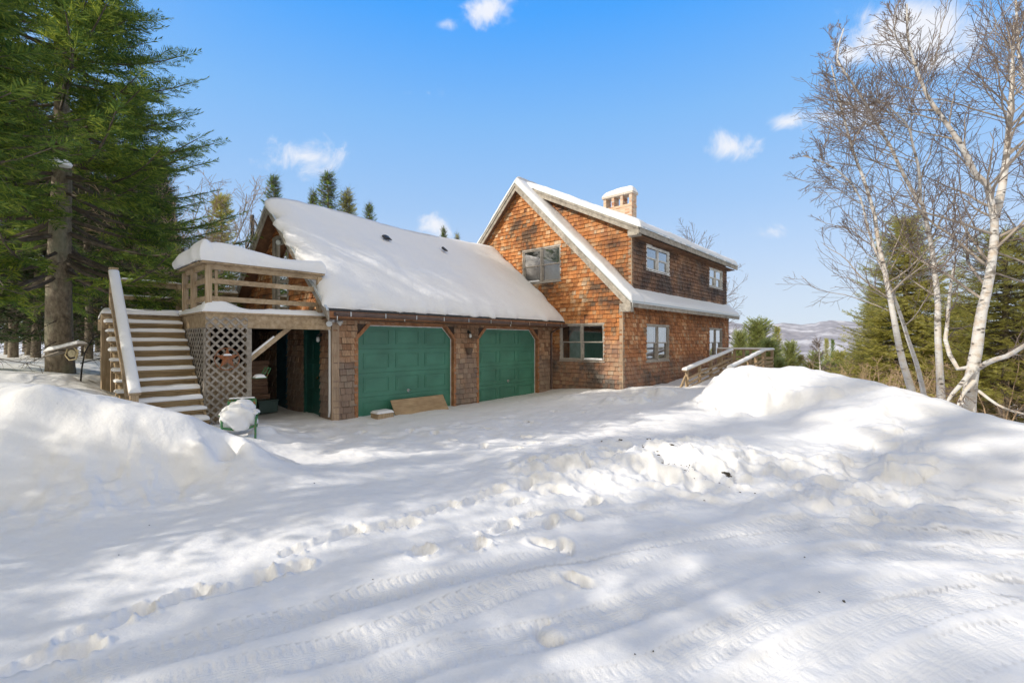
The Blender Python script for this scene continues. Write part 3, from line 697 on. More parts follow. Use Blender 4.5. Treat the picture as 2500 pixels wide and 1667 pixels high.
# ---------------------------------------------------------------- window
def window(parent,O,U,N,w,h,mat,units=2,name='window',blinds=(None,None),fw=.055,meet=True,room=True,sills=True,lab=None):
    """O lower-left outer corner on the wall plane, U along, N outward"""
    O=Vector(O);U=Vector(U);N=Vector(N);Zv=Vector((0,0,1))
    def bx(mb,u0,v0,u1,v1,n0,n1):
        c=[O+U*u+Zv*v+N*n for n in(n0,n1) for (u,v) in((u0,v0),(u1,v0),(u1,v1),(u0,v1))]
        k=len(mb.v); mb.v+=[tuple(p) for p in c]
        fs=[[3,2,1,0],[4,5,6,7],[0,1,5,4],[1,2,6,5],[2,3,7,6],[3,0,4,7]]
        if U.cross(Zv).dot(N)<0: fs=[f[::-1] for f in fs]
        mb.f+=[[k+i for i in f] for f in fs]
    fr=MB(); bx(fr,0,0,fw,h,-.08,.032); bx(fr,w-fw,0,w,h,-.08,.032); bx(fr,fw,h-fw,w-fw,h,-.08,.031); bx(fr,fw,0,w-fw,fw,-.08,.034)
    if sills: bx(fr,-.015,-.025,w+.015,.0,-.02,.05)
    uw=(w-2*fw-(units-1)*.05)/units
    for i in range(1,units):
        x=fw+i*uw+(i-1)*.05; bx(fr,x,fw,x+.05,h-fw,-.08,.028)
    wn_=fr.build(name,mat,parent,bevel=.003,label=lab)
    for i in range(units):
        x0=fw+i*(uw+.05); x1=x0+uw; sf=MB(); s=.035
        y0=fw;y1=h-fw;ym=(y0+y1)/2
        if meet:
            # upper sash forward, lower sash behind
            for (a,b,n0,n1) in((ym-.015,y1,-.035,.0),(y0,ym+.015,-.068,-.036)):
                bx(sf,x0,a,x0+s,b,n0,n1); bx(sf,x1-s,a,x1,b,n0,n1); bx(sf,x0+s,b-s,x1-s,b,n0,n1); bx(sf,x0+s,a,x1-s,a+s,n0,n1)
        else:
            bx(sf,x0,y0,x0+s,y1,-.06,-.02); bx(sf,x1-s,y0,x1,y1,-.06,-.02); bx(sf,x0+s,y1-s,x1-s,y1,-.06,-.02); bx(sf,x0+s,y0,x1-s,y0+s,-.06,-.02)
        sf.build('sash',mat,wn_)
        g=MB()
        if meet:
            for (a,b,n) in((ym,y1-.02,-.018),(y0+.02,ym,-.052)): g.poly([O+U*u+Zv*v+N*n for u,v in((x0+.02,a),(x1-.02,a),(x1-.02,b),(x0+.02,b))])
        else: g.poly([O+U*u+Zv*v+N*-.04 for u,v in((x0+.02,y0+.02),(x1-.02,y0+.02),(x1-.02,y1-.02),(x0+.02,y1-.02))])
        g.build('pane',M['glass'],wn_)
        bl=blinds[i] if i<len(blinds) else None
        if bl:
            kind,v0f,v1f=bl[:3]; mb=MB(); a=y0+(y1-y0)*v0f; b=y0+(y1-y0)*v1f; nseg=24
            f0,f1=(bl[3],bl[4]) if len(bl)>3 else (0,1)
            xa=x0+(x1-x0)*f0; xb=x0+(x1-x0)*f1; k=len(mb.v)
            for j in range(nseg+1):
                u_=xa+(xb-xa)*j/nseg; dn=-.13+(.012*math.sin(j*1.9) if kind=='curtain' else 0)
                mb.v+=[tuple(O+U*u_+Zv*a+N*dn),tuple(O+U*u_+Zv*b+N*dn)]
            mb.f+=[[k+2*j,k+2*j+2,k+2*j+3,k+2*j+1] for j in range(nseg)]
            mb.build(kind,M['curtain'] if kind=='curtain' else M['shade'],wn_,smooth=True)
    if room:
        mb=MB(); n0,n1=-.085,-1.3; e=.35
        P=lambda u,v,n: tuple(O+U*u+Zv*v+N*n)
        mb.poly([P(-e,-e,n1),P(w+e,-e,n1),P(w+e,h+e,n1),P(-e,h+e,n1)])
        mb.poly([P(-e,-e,n0),P(w+e,-e,n0),P(w+e,-e,n1),P(-e,-e,n1)]); mb.poly([P(-e,h+e,n0),P(w+e,h+e,n0),P(w+e,h+e,n1),P(-e,h+e,n1)])
        mb.poly([P(-e,-e,n0),P(-e,h+e,n0),P(-e,h+e,n1),P(-e,-e,n1)]); mb.poly([P(w+e,-e,n0),P(w+e,h+e,n0),P(w+e,h+e,n1),P(w+e,-e,n1)])
        mb.build('room_lining',M['room'],wn_)
    return wn_
M['room']=plain('dim_room',(.09,.09,.10),.9)
# ================================================================ HOUSE
XM,YS,RY,RZ,XE=12.2,6.62,10.66,7.38,22.0
house=thing('house','cedar shingled house with snowy roofs, brick chimney and two green garage doors','house',(XM,YS,0))
def HB(mb,name,mat,**k):
    o=mb.build(name,mat,None,**k); o.parent=house; o.matrix_parent_inverse=house.matrix_basis.inverted(); return o
def fixp(o,p=house):
    return o
# everything of the house is modelled in world coordinates; the parent's offset is undone
class _P: pass
house.location=(0,0,0)
rt=lambda y: RZ-abs(y-RY)          # main roof top line
dt=lambda y: 5.2+.503*(y-6.25)     # dormer roof top line
GR,GRZ,GS=11.8,5.12,.865
gtp=lambda y: GRZ-GS*abs(y-GR)     # garage roof top line
# main gable wall (plane X=XM), u=-Y direction from YS..; use U=+Y
O=(XM,0,0);U=(0,1,0);N=(-1,0,0)
gpoly=[(YS,.1),(14.7,.1),(14.7,rt(14.7)-.2),(RY,RZ-.2),(YS,rt(YS)-.2)]
w_up=(8.84,3.80,10.53,5.01); w_lo=(7.21,1.18,8.90,2.38)
hl=[(w_up[0]+.03,w_up[1]+.02,w_up[2]-.03,w_up[3]-.03),(w_lo[0]+.03,w_lo[1]+.02,w_lo[2]-.03,w_lo[3]-.03)]
bk=backing('wall',M['darkwood'],house,O,U,[gpoly],hl)
siding('shingle_siding',M['shingle_gable'],bk,(XM-.002,0,0),U,N,[[(YS,.15),(13,.15),(13,rt(13)-.2),(RY,RZ-.2),(YS,rt(YS)-.2)]],hl,seed=1,label='sunlit orange cedar shingles of the gable')
# side wall lower
O=(0,YS,0);U=(1,0,0);N=(0,-1,0)
l1=(13.69,1.14,15.48,2.37); l2=(19.47,1.14,21.12,2.37)
hl=[(a+.03,b+.02,c-.03,d-.03) for a,b,c,d in(l1,l2)]
bk=backing('wall',M['darkwood'],house,O,U,[[(XM,.1),(XE,.1),(XE,3.14),(XM,3.14)]],hl)
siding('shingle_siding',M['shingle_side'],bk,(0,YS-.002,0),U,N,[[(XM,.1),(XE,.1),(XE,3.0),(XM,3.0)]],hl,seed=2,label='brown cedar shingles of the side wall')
# dormer front + cheek
DX0,DX1=12.75,21.7
u1=(13.70,4.11,15.50,4.94); u2=(19.47,4.09,21.15,4.90)
# narrower than the opening below: pairs of white sashes
hl=[(a+.03,b+.02,c-.03,d-.03) for a,b,c,d in(u1,u2)]
bk=backing('dormer_wall',M['darkwood'],house,O,U,[[(DX0,3.2),(DX1,3.2),(DX1,5.2),(DX0,5.2)]],hl)
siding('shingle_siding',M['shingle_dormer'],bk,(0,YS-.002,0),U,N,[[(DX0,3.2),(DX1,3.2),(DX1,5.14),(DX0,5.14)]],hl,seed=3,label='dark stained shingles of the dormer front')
chk=[(YS,rt(YS)-.05),(RY-.1,rt(RY-.1)-.1),(RY-.1,dt(RY-.1)-.16),(YS,dt(YS)-.16)]
bk=backing('dormer_cheek',M['darkwood'],house,(DX0,0,0),(0,1,0),[chk])
siding('shingle_siding',M['shingle_cheek'],bk,(DX0-.002,0,0),(0,1,0),(-1,0,0),[chk],seed=4,label='orange shingles of the dormer cheek')
backing('dormer_cheek',M['darkwood'],house,(DX1,0,0),(0,1,0),[chk])
# hidden back and end walls so the house is closed
for ps in([(XE,YS,.1),(XE,14.7,.1),(XE,14.7,3.2),(XE,RY,7.2),(XE,YS,3.2)],[(XM,14.7,.1),(XE,14.7,.1),(XE,14.7,3.2),(XM,14.7,3.2)]): mb=MB(); mb.poly(ps); mb.build('wall',M['shingle_side'],house)
# corner boards
mb=MB(); mb.box(XM-.035,YS-.035,.1,XM+.07,YS+.09,3.0); mb.build('corner_board',M['trim_post'],house,bevel=.004)
mb=MB(); mb.box(DX0-.03,YS-.03,3.3,DX0+.07,YS+.08,5.1); mb.build('corner_board',M['trim_post'],house,bevel=.004)
mb=MB(); mb.box(XE-.07,YS-.03,.1,XE+.03,YS+.05,3.0); mb.build('corner_board',M['trim_post'],house)
mb=MB(); mb.box(DX1-.07,YS-.03,3.3,DX1+.03,YS+.05,5.1); mb.build('corner_board',M['trim_post'],house)
# windows
window(house,(XM,w_up[2],w_up[1]),(0,-1,0),(-1,0,0),w_up[2]-w_up[0],w_up[3]-w_up[1],M['taupe'],blinds=[None,('blind',0,1)],lab='upper gable window with one shaded half')
window(house,(XM,w_lo[2],w_lo[1]),(0,-1,0),(-1,0,0),w_lo[2]-w_lo[0],w_lo[3]-w_lo[1],M['taupe'],blinds=[('curtain',0,1,.3,1),None],lab='lower gable window with a curtain')
window(house,(l1[0],YS,l1[1]),(1,0,0),(0,-1,0),l1[2]-l1[0],l1[3]-l1[1],M['taupe'],blinds=[('blind',.0,1),('blind',.0,1)])
window(house,(l2[0],YS,l2[1]),(1,0,0),(0,-1,0),l2[2]-l2[0],l2[3]-l2[1],M['taupe'])
window(house,(u1[0],YS,u1[1]),(1,0,0),(0,-1,0),u1[2]-u1[0],u1[3]-u1[1],M['white'])
window(house,(u2[0],YS,u2[1]),(1,0,0),(0,-1,0),u2[2]-u2[0],u2[3]-u2[1],M['white'])
# snow on two sills
snow_slab('sill_snow',house,(XM-.06,10.42,3.80+.055),(XM-.06,9.75,3.855),(XM,9.75,3.855),(XM,10.42,3.855),.05,.04,.05,seed=3)
snow_slab('sill_snow',house,(XM-.06,7.95,1.235),(XM-.06,7.28,1.235),(XM,7.28,1.235),(XM,7.95,1.235),.05,.04,.05,seed=4)
# roofs -------------------------------------------------
def roofslab(name,prof,x0,x1,t,mat,label=None):
    """prof: list of (y,z) top line, extruded x0..x1, thickness t downward"""
    mb=MB()
    for (a,b) in zip(prof[:-1],prof[1:]):
        k=len(mb.v)
        for x in(x0,x1): mb.v+=[(x,a[0],a[1]),(x,b[0],b[1]),(x,b[0],b[1]-t),(x,a[0],a[1]-t)]
        mb.f+=[[k,k+1,k+5,k+4],[k+3,k+7,k+6,k+2],[k,k+4,k+7,k+3],[k+1,k+2,k+6,k+5],[k,k+3,k+2,k+1],[k+4,k+5,k+6,k+7]]
    return mb.build(name,mat,house,label=label)
EY=6.24
roof=roofslab('roof',[(EY,rt(EY)),(RY,RZ),(2*RY-EY,rt(EY))],11.97,22.28,.10,M['roofing'])
droof=roofslab('dormer_roof',[(6.25,dt(6.25)),(RY,dt(RY)-.01)],12.46,21.98,.08,M['roofing'])
# soffits
mb=MB(); e=.16
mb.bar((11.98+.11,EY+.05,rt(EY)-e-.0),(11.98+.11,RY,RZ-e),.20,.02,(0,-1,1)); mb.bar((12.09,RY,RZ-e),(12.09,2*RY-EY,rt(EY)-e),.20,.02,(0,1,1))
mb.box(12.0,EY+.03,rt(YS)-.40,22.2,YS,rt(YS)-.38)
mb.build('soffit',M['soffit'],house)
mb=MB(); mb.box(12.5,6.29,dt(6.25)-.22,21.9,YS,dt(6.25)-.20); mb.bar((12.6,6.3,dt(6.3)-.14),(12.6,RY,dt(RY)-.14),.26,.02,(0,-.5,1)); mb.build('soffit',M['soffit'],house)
# barge boards: two layers
def barge(x,pts,h,t,name='barge_board',mat=None,drop=0):
    mb=MB()
    for a,b in zip(pts[:-1],pts[1:]):
        k=len(mb.v)
        mb.v+=[(x,a[0],a[1]-drop),(x,b[0],b[1]-drop),(x,b[0],b[1]-drop-h),(x,a[0],a[1]-drop-h)]+[(x+t,a[0],a[1]-drop),(x+t,b[0],b[1]-drop),(x+t,b[0],b[1]-drop-h),(x+t,a[0],a[1]-drop-h)]
        mb.f+=[[k,k+1,k+2,k+3][::-1],[k+4,k+5,k+6,k+7],[k,k+1,k+5,k+4],[k+3,k+7,k+6,k+2],[k,k+4,k+7,k+3],[k+1,k+2,k+6,k+5]]
    return mb.build(name,mat or M['trim'],house,bevel=.004)
for sgn in(0,1):
    pts=[(EY-.02,rt(EY)-.03),(RY,RZ-.01)] if sgn==0 else [(RY,RZ-.01),(2*RY-EY,rt(EY)-.01)]
    barge(11.945,pts,.26,.03); barge(11.915,pts,.11,.028)
barge(11.90,[(EY-.03,rt(EY)+.02),(RY,RZ+.03),(2*RY-EY,rt(EY)+.02)],.035,.06,'drip_edge',M['drip'])
barge(12.43,[(6.22,dt(6.25)-.03),(RY-.35,dt(RY-.35)-.03)],.20,.03); barge(12.40,[(6.22,dt(6.25)-.0),(RY-.5,dt(RY-.5))],.09,.028)
barge(12.385,[(6.2,dt(6.2)+.02),(RY-.6,dt(RY-.6)+.02)],.03,.05,'drip_edge',M['drip'])
# eave returns (boxed ends) and fascias
mb=MB(); mb.box(11.93,EY+.0,rt(EY)-.30,12.17,YS-.04,rt(EY)-.06); mb.build('eave_return',M['trim'],house,bevel=.004)
mb=MB(); mb.box(12.44,6.27,dt(6.25)-.24,12.72,YS-.035,dt(6.25)-.075); mb.build('eave_return',M['trim'],house,bevel=.004)
mb=MB(); mb.box(11.975,EY-.03,rt(EY)-.17,22.28,EY,rt(EY)-.01); mb.build('fascia',M['trim'],house,bevel=.004)
mb=MB(); mb.box(12.46,6.20,dt(6.25)-.19,21.98,6.25,dt(6.25)-.01); mb.build('fascia',M['trim'],house,bevel=.004)
mb=MB(); mb.box(12.46,6.17,dt(6.25)-.03,21.99,6.20,dt(6.25)+.02); mb.build('drip_edge',M['drip'],house)
mb=MB(); mb.box(11.96,EY-.06,rt(EY)-.03,22.29,EY-.03,rt(EY)+.02); mb.build('drip_edge',M['drip'],house)
# frieze under eaves on the side wall
mb=MB(); mb.box(XM+.07,YS-.045,2.86,XE-.07,YS-.02,2.93); mb.build('frieze_board',M['trim_brown'],house)
# roof snow
def strip(name,x0,x1,y0,y1,f,th,edges,seed,r=.2,lab=None,**k):
    return snow_slab(name,house,(x0,y0,f(y0)+.005),(x1,y0,f(y0)+.005),(x1,y1,f(y1)+.005),(x0,y1,f(y1)+.005),th,r,.10,edges,seed=seed,label=lab,**k)
strip('roof_snow',11.93,12.76,EY-.05,RY,rt,.20,(1,.3,.7,0),1,.16,'narrow snow strip along the gable edge',wav=.012)
strip('roof_snow',12.74,22.3,EY-.05,YS+.05,rt,.13,(0,1,.8,0),2,.1,wav=.012)
strip('roof_snow',11.93,22.3,RY,2*RY-EY+.1,rt,.26,(1,1,0,1),3,.2,wav=.012)
strip('roof_snow',12.42,22.0,6.17,RY,dt,.21,(1,1,1,0),4,.17,'thick snow on the dormer roof',wav=.015)
# chimney --------------------------------------------------
CX0,CX1,CY0,CY1,CT=17.5,17.92,9.07,10.42,8.12
chm=MB()
def bricks(mb,x0,x1,y0,y1,z0,z1,rg):
    ch_=.067
    k=0;z=z0
    while z<z1-.01:
        zt=min(z+ch_-.010,z1)
        for (ax,a0,a1,c,nr) in(('y',y0,y1,x0,-1),('y',y0,y1,x1,1),('x',x0,x1,y0,-1),('x',x0,x1,y1,1)):
            p=a0-(.1 if k%2 else 0)
            while p<a1:
                q0=max(p,a0);q1=min(p+.20,a1); p+=.21
                if q1-q0<.01: continue
                d=.006+rg.random()*.004
                if ax=='y': mb.box(min(c,c+nr*d),q0,z,max(c,c+nr*d),q1,zt)
                else: mb.box(q0,min(c,c+nr*d),z,q1,max(c,c+nr*d),zt)
        z+=ch_;k+=1
rg=random.Random(3)
core=MB(); core.box(CX0,CY0,5.6,CX1,CY1,CT-.52)
bands=[(CY0,CY0+.12),(CY0+.42,CY0+.54),(CY0+.83,CY0+.95),(CY1-.12,CY1)]
for a,b in bands: core.box(CX0+.004,a,CT-.52,CX1-.004,b,CT-.1)
chim=core.build('chimney',M['mortar'],house)
bricks(chm,CX0,CX1,CY0,CY1,5.8,CT-.52,rg)
for a,b in bands: bricks(chm,CX0+.004,CX1-.004,a,b,CT-.52,CT-.1,rg)
chm.build('brickwork',M['brick'],chim)
mb=MB(); mb.box(CX0-.05,CY0-.06,CT-.1,CX1+.05,CY1+.06,CT-.0); mb.build('cap_slab',M['mortar'],chim,bevel=.006)
mb=MB(); mb.box(CX0-.02,CY0-.02,CT-.62,CX1+.02,CY1+.02,CT-.55); mb.build('brick_ledge',M['brick'],chim,bevel=.004)
snow_slab('snow_cap',chim,(CX0-.05,CY0-.06,CT),(CX1+.05,CY0-.06,CT),(CX1+.05,CY1+.06,CT),(CX0-.05,CY1+.06,CT),.3,.2,.05,seed=9,tfun=lambda U,V:.2+.07*np.sin(np.clip((1.45-V)/1.45,0,1)*2.2))
# ================================================================ GARAGE WING
GY,GX=9.2,4.55
O=(0,GY,0);U=(1,0,0);N=(0,-1,0)
D1=(5.12,7.85);D2=(8.77,11.36);DT=2.17;CH=.30
hs_=[(a-.07,-1,b+.07,DT+.08) for a,b in(D1,D2)]
pol=[[(GX,.0),(XM-.02,.0),(XM-.02,2.42),(GX,2.42)]]
bk=backing('wall',M['darkwood'],house,O,U,pol,[(a,-1,b,DT) for a,b in(D1,D2)])
tri=[]
for a,b in(D1,D2):
    for p in([(a,DT-CH),(a+CH,DT),(a,DT)],[(b,DT),(b-CH,DT),(b,DT-CH)]): tri.append(p)
for t_ in tri: backing('wall',M['darkwood'],house,O,U,[t_])
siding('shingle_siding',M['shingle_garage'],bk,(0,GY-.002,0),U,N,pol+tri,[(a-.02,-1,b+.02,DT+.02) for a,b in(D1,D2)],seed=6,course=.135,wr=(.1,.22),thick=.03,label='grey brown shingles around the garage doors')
mb=MB(); mb.box(GX-.03,GY-.035,0,GX+.13,GY-.004,2.36); mb.box(GX-.03,GY-.004,0,GX-.004,GY+.10,2.36); mb.build('corner_board',M['trim_post'],house,bevel=.004)
def gdoor(a,b,lab):
    h=DT
    mb=MB(); y=GY+.10
    nr=4; 
    # door leaf slab in four sections with recessed raised-panel fields
    for r in range(nr):
        z0=.0+r*(h/nr)+.007; z1=(r+1)*(h/nr)-.007
        mb.box(a-.02,y,z0,b+.02,y+.04,z1)
    mb.box(a-.02,y+.012,0,b+.02,y+.035,h+.05)
    d=mb.build('garage_door',M['green'],house,bevel=.003,label=lab)
    pn=MB(); w_=b-a; cwd=.66; gap=(w_-3*cwd)/4
    for r in range(nr):
        zc=(r+.5)*(h/nr)
        for c_ in range(3):
            x0=a+gap+c_*(cwd+gap); x1=x0+cwd; z0=zc-.17; z1=zc+.17
            t=.016
            for (p0,q0,p1,q1) in((x0,z0,x1,z0+t),(x0,z1-t,x1,z1),(x0,z0+t,x0+t,z1-t),(x1-t,z0+t,x1,z1-t)): pn.box(p0,y-.012,q0,p1,y,q1)
            pn.box(x0+.05,y-.005,z0+.05,x1-.05,y,z1-.05)
    pn.build('door_panel',M['green'],d,bevel=.003)
    hd=MB(); xc=(a+b)/2+.02; zc=.62
    hd.lathe((xc,y-.012,zc),[(.035,0),(.04,.006),(.035,.012)],14,'y'); hd.tube([(xc-.03,y-.03,zc+.03),(xc,y-.05,zc),(xc+.055,y-.03,zc-.005)],.008,6); hd.tube([(xc,y-.01,zc),(xc,y-.05,zc)],.011,8)
    hd.tube([(xc-.02,y-.02,zc-.05),(xc+.02,y-.03,zc-.06)],.006,6)
    hd.build('handle',M['metal'],d)
    # white weather strip following the clipped corners
    ws=MB(); yy=y-.018
    ws.box(a+CH,yy,DT-.022,b-CH,yy+.015,DT); 
    ws.bar((b-CH,yy+.008,DT-.011),(b-.008,yy+.008,DT-CH-.0),.015,.022,(1,0,1)); ws.box(b-.022,yy,0,b,yy+.015,DT-CH)
    ws.build('weather_strip',M['white'],d)
    # trim boards
    tm=MB(); f=.085; y0=GY-.03;y1=GY+.09
    tm.box(a-f,y0,0,a,y1,DT-CH+.0); tm.box(b,y0,0,b+f,y1,DT-CH)
    tm.box(a+CH,y0,DT,b-CH,y1,DT+f)
    tm.bar((a-f*.5,(y0+y1)/2,DT-CH+.0),(a+CH,(y0+y1)/2,DT+f*.5+.01),y1-y0-.006,f*.95,(-1,0,1)); tm.bar((b-CH,(y0+y1)/2,DT+f*.5+.01),(b+f*.5,(y0+y1)/2,DT-CH),y1-y0-.006,f*.95,(1,0,1))
    tm.build('door_trim',M['trim_brown'] ,house,bevel=.004)
gdoor(*D1,'wide left green garage door, boards leaning on it'); gdoor(*D2,'right green garage door, nearer the house')
# jamb posts weathered grey near ground
# gable end of the garage
O=(GX,0,0);U=(0,1,0);N=(-1,0,0)
gp_=[(GY,.0),(14.4,.0),(14.4,gtp(14.4)-.16),(GR,GRZ-.16),(GY,gtp(GY)-.16)]
dU=(11.36,2.36,12.29,4.42); dG=(9.77,.05,10.48,2.06); dB=(11.5,.05,12.1,2.1)
bk=backing('wall',M['darkwood'],house,O,U,[gp_],[dU,dG])
siding('shingle_siding',M['shingle_end'],bk,(GX-.002,0,0),U,N,[[(GY+.03,2.3),(14.4,2.3),(14.4,gtp(14.4)-.16),(GR,GRZ-.16),(GY,gtp(GY)-.16)]],[dU],seed=8,label='orange shingles of the garage end')
siding('shingle_siding',M['shingle_garage'],bk,(GX-.002,0,0),U,N,[[(GY+.1,.0),(14.4,.0),(14.4,2.3),(GY+.1,2.3)]],[(dG[0]-.05,dG[1],dG[2]+.05,dG[3]+.06),(dB[0],dB[1],dB[2],dB[3])],seed=10)
# under-deck green door
mb=MB(); mb.box(GX+.02,dG[0],dG[1],GX+.06,dG[2],dG[3]); gd=mb.build('door',M['darkgreen'],house,label='dark green door under the deck')
mb=MB()
for (a,b) in((.12,.62),(.72,1.25),(1.35,1.8)):
    for s in(0,1): mb.box(GX+.012,dG[0]+.07+s*.31,dG[1]+a,GX+.02,dG[0]+.33+s*.31,dG[1]+b)
mb.build('door_panel',M['darkgreen'],gd,bevel=.004)
mb=MB(); mb.lathe((GX-.03,dG[0]+.09,1.0),[(.012,.05),(.012,.03),(.03,.02),(.03,-.0)],10,'x'); mb.build('knob',M['brass'],gd)
mb=MB(); mb.box(GX-.03,dG[0]-.06,dG[1],GX+.02,dG[0],dG[3]+.06); mb.box(GX-.03,dG[2],dG[1],GX+.02,dG[2]+.06,dG[3]+.06); mb.box(GX-.03,dG[0],dG[3],GX+.02,dG[2],dG[3]+.06); mb.box(GX-.04,dG[0],-.05,GX+.02,dG[2],dG[1]); mb.build('door_trim',M['darkgreen'],house)
mb=MB(); mb.box(GX-.03,dB[0],dB[1],GX-.003,dB[2],dB[3]); mb.box(GX-.045,dB[0]-.05,dB[1],GX-.003,dB[0],dB[3]); mb.build('shutter_panel',plain('blue_green_panel',(.02,.08,.11),.6,0,4),house)
# upper glazed door
ud=MB(); ud.box(GX-.05,dU[0]-.02,dU[1],GX-.0,dU[0]+.07,dU[3]+.02); ud.box(GX-.05,dU[2]-.05,dU[1],GX-.0,dU[2]+.05,dU[3]+.02); ud.box(GX-.05,dU[0]+.07,dU[3]-.07,GX,dU[2]-.05,dU[3]+.02)
udo=ud.build('deck_door',M['trim'],house,bevel=.003,label='glazed door onto the deck')
ud=MB(); x0=GX+.01
ud.box(x0,dU[0]+.07,dU[1],x0+.04,dU[0]+.19,dU[3]-.07); ud.box(x0,dU[2]-.17,dU[1],x0+.04,dU[2]-.05,dU[3]-.07); ud.box(x0,dU[0]+.19,dU[3]-.19,x0+.04,dU[2]-.17,dU[3]-.07); ud.box(x0,dU[0]+.19,dU[1],x0+.04,dU[2]-.17,dU[1]+.25); ud.box(x0,dU[0]+.19,3.25,x0+.04,dU[2]-.17,3.33)
ud.box(x0,dU[0]+.19,2.95,x0+.03,dU[2]-.17,2.98)
ud.build('door_leaf',M['taupe'],udo)
mb=MB(); mb.poly([(x0+.02,dU[0]+.15,dU[1]+.2),(x0+.02,dU[2]-.15,dU[1]+.2),(x0+.02,dU[2]-.15,dU[3]-.15),(x0+.02,dU[0]+.15,dU[3]-.15)]); mb.build('pane',M['glass'],udo)
mb=MB(); mb.poly([(x0+.9,dU[0]-.3,2.2),(x0+.9,dU[2]+.3,2.2),(x0+.9,dU[2]+.3,4.6),(x0+.9,dU[0]-.3,4.6)]); mb.build('room_lining',M['room'],udo)
# garage roof
EG=8.68
roofslab('garage_roof',[(EG,gtp(EG)),(GR,GRZ),(2*GR-EG,gtp(EG))],4.22,12.19,.10,M['roofing'])
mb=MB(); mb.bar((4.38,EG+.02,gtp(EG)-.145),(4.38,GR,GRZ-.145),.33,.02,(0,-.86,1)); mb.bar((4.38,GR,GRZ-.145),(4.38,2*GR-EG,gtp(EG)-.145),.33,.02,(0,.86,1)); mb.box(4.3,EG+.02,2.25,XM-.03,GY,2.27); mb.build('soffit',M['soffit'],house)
for pts in([(EG-.02,gtp(EG)-.02),(GR,GRZ-.01)],[(GR,GRZ-.01),(2*GR-EG,gtp(EG)-.01)]):
    barge(4.19,pts,.20,.03,mat=M['trim']); barge(4.165,pts,.08,.026)
barge(4.15,[(EG-.03,gtp(EG)+.02),(GR,GRZ+.03),(2*GR-EG,gtp(EG)+.02)],.035,.05,'drip_edge',M['drip'])
mb=MB(); mb.box(4.22,EG-.025,gtp(EG)-.15,XM-.03,EG,gtp(EG)-.02); mb.build('fascia',M['trim_brown'],house)
# gutter: half-round trough with hangers
mb=MB(); prof=[(-.0,.0),(-.005,-.05),(-.03,-.085),(-.07,-.085),(-.095,-.05),(-.10,.0),(-.092,.0),(-.088,-.045),(-.067,-.076),(-.033,-.076),(-.013,-.045),(-.008,0)]
k=0;y0=EG-.027;z0=gtp(EG)-.035
for x in(4.30,XM-.06):
    for (a,b) in prof: mb.v.append((x,y0+a,z0+b-(x-4.3)*.004))
m_=len(prof); mb.f+=[[i,(i+1)%m_,m_+(i+1)%m_,m_+i] for i in range(m_)]+[list(range(m_))[::-1],[m_+i for i in range(m_)]]
mb.build('gutter',M['gutter'],house)
mb=MB()
for i in range(10): x=4.6+i*.8; mb.box(x,y0-.108,z0-.09-(x-4.3)*.004,x+.025,y0+.0,z0-.085-(x-4.3)*.004); mb.box(x,y0-.108,z0-.09-(x-4.3)*.004,x+.025,y0-.102,z0+.01-(x-4.3)*.004)
mb.build('gutter_hanger',M['metal'],house)
def gth(Ux,Vy):
    # deeper toward ridge and left, thin at the house wall
    return .28-.07*np.clip(Ux/8,0,1)+.05*np.sin(Vy*1.3)+.10*np.exp(-((Vy-1.0)/.5)**2)*np.clip(vnoise(Ux*.8,Vy*.5,4)+.45,0,1)-.10*np.exp(-((Ux-4.2)/1.8)**2)*np.clip(Vy/4,0,1)
strip('garage_roof_snow',4.15,12.17,EG+.05,GR,gtp,.38,(1.25,.8,.6,0),5,.42,'deep snow blanket on the garage roof',tfun=gth,wav=.075,bulge=.02)
strip('garage_roof_snow',4.15,12.17,GR,2*GR-EG,gtp,.38,(1.25,.6,0,1),6,.42,'snow on the far garage slope',tfun=lambda a,b:gth(a,4.1-b),wav=.03)
# vents through the snow
for (px,py) in((946,574),(1087,603)):
    nrm=(0,-math.sin(math.atan(GS)),math.cos(math.atan(GS)))
    d=W(px,py,1)-np.array((0,0,CZ)); p0=np.array((8,8.7,2.42+.36)); tt=np.dot(nrm,p0-np.array((0,0,CZ)))/np.dot(nrm,d); c=np.array((0,0,CZ))+tt*d
    wd=.24 if px<1000 else .14
    mb=MB(); k=0
    for i in range(9):
        a=math.pi*i/8; mb.v+=[(c[0]+wd*.5*math.cos(a),c[1]-.04,c[2]-.13+.10*math.sin(a)*.6),(c[0]+wd*.5*math.cos(a),c[1]+.10,c[2]-.03+.10*math.sin(a)*.6)]
    mb.f+=[[2*i,2*i+2,2*i+3,2*i+1] for i in range(8)]+[[2*i for i in range(9)]]
    mb.build('roof_vent',M['black'],house)
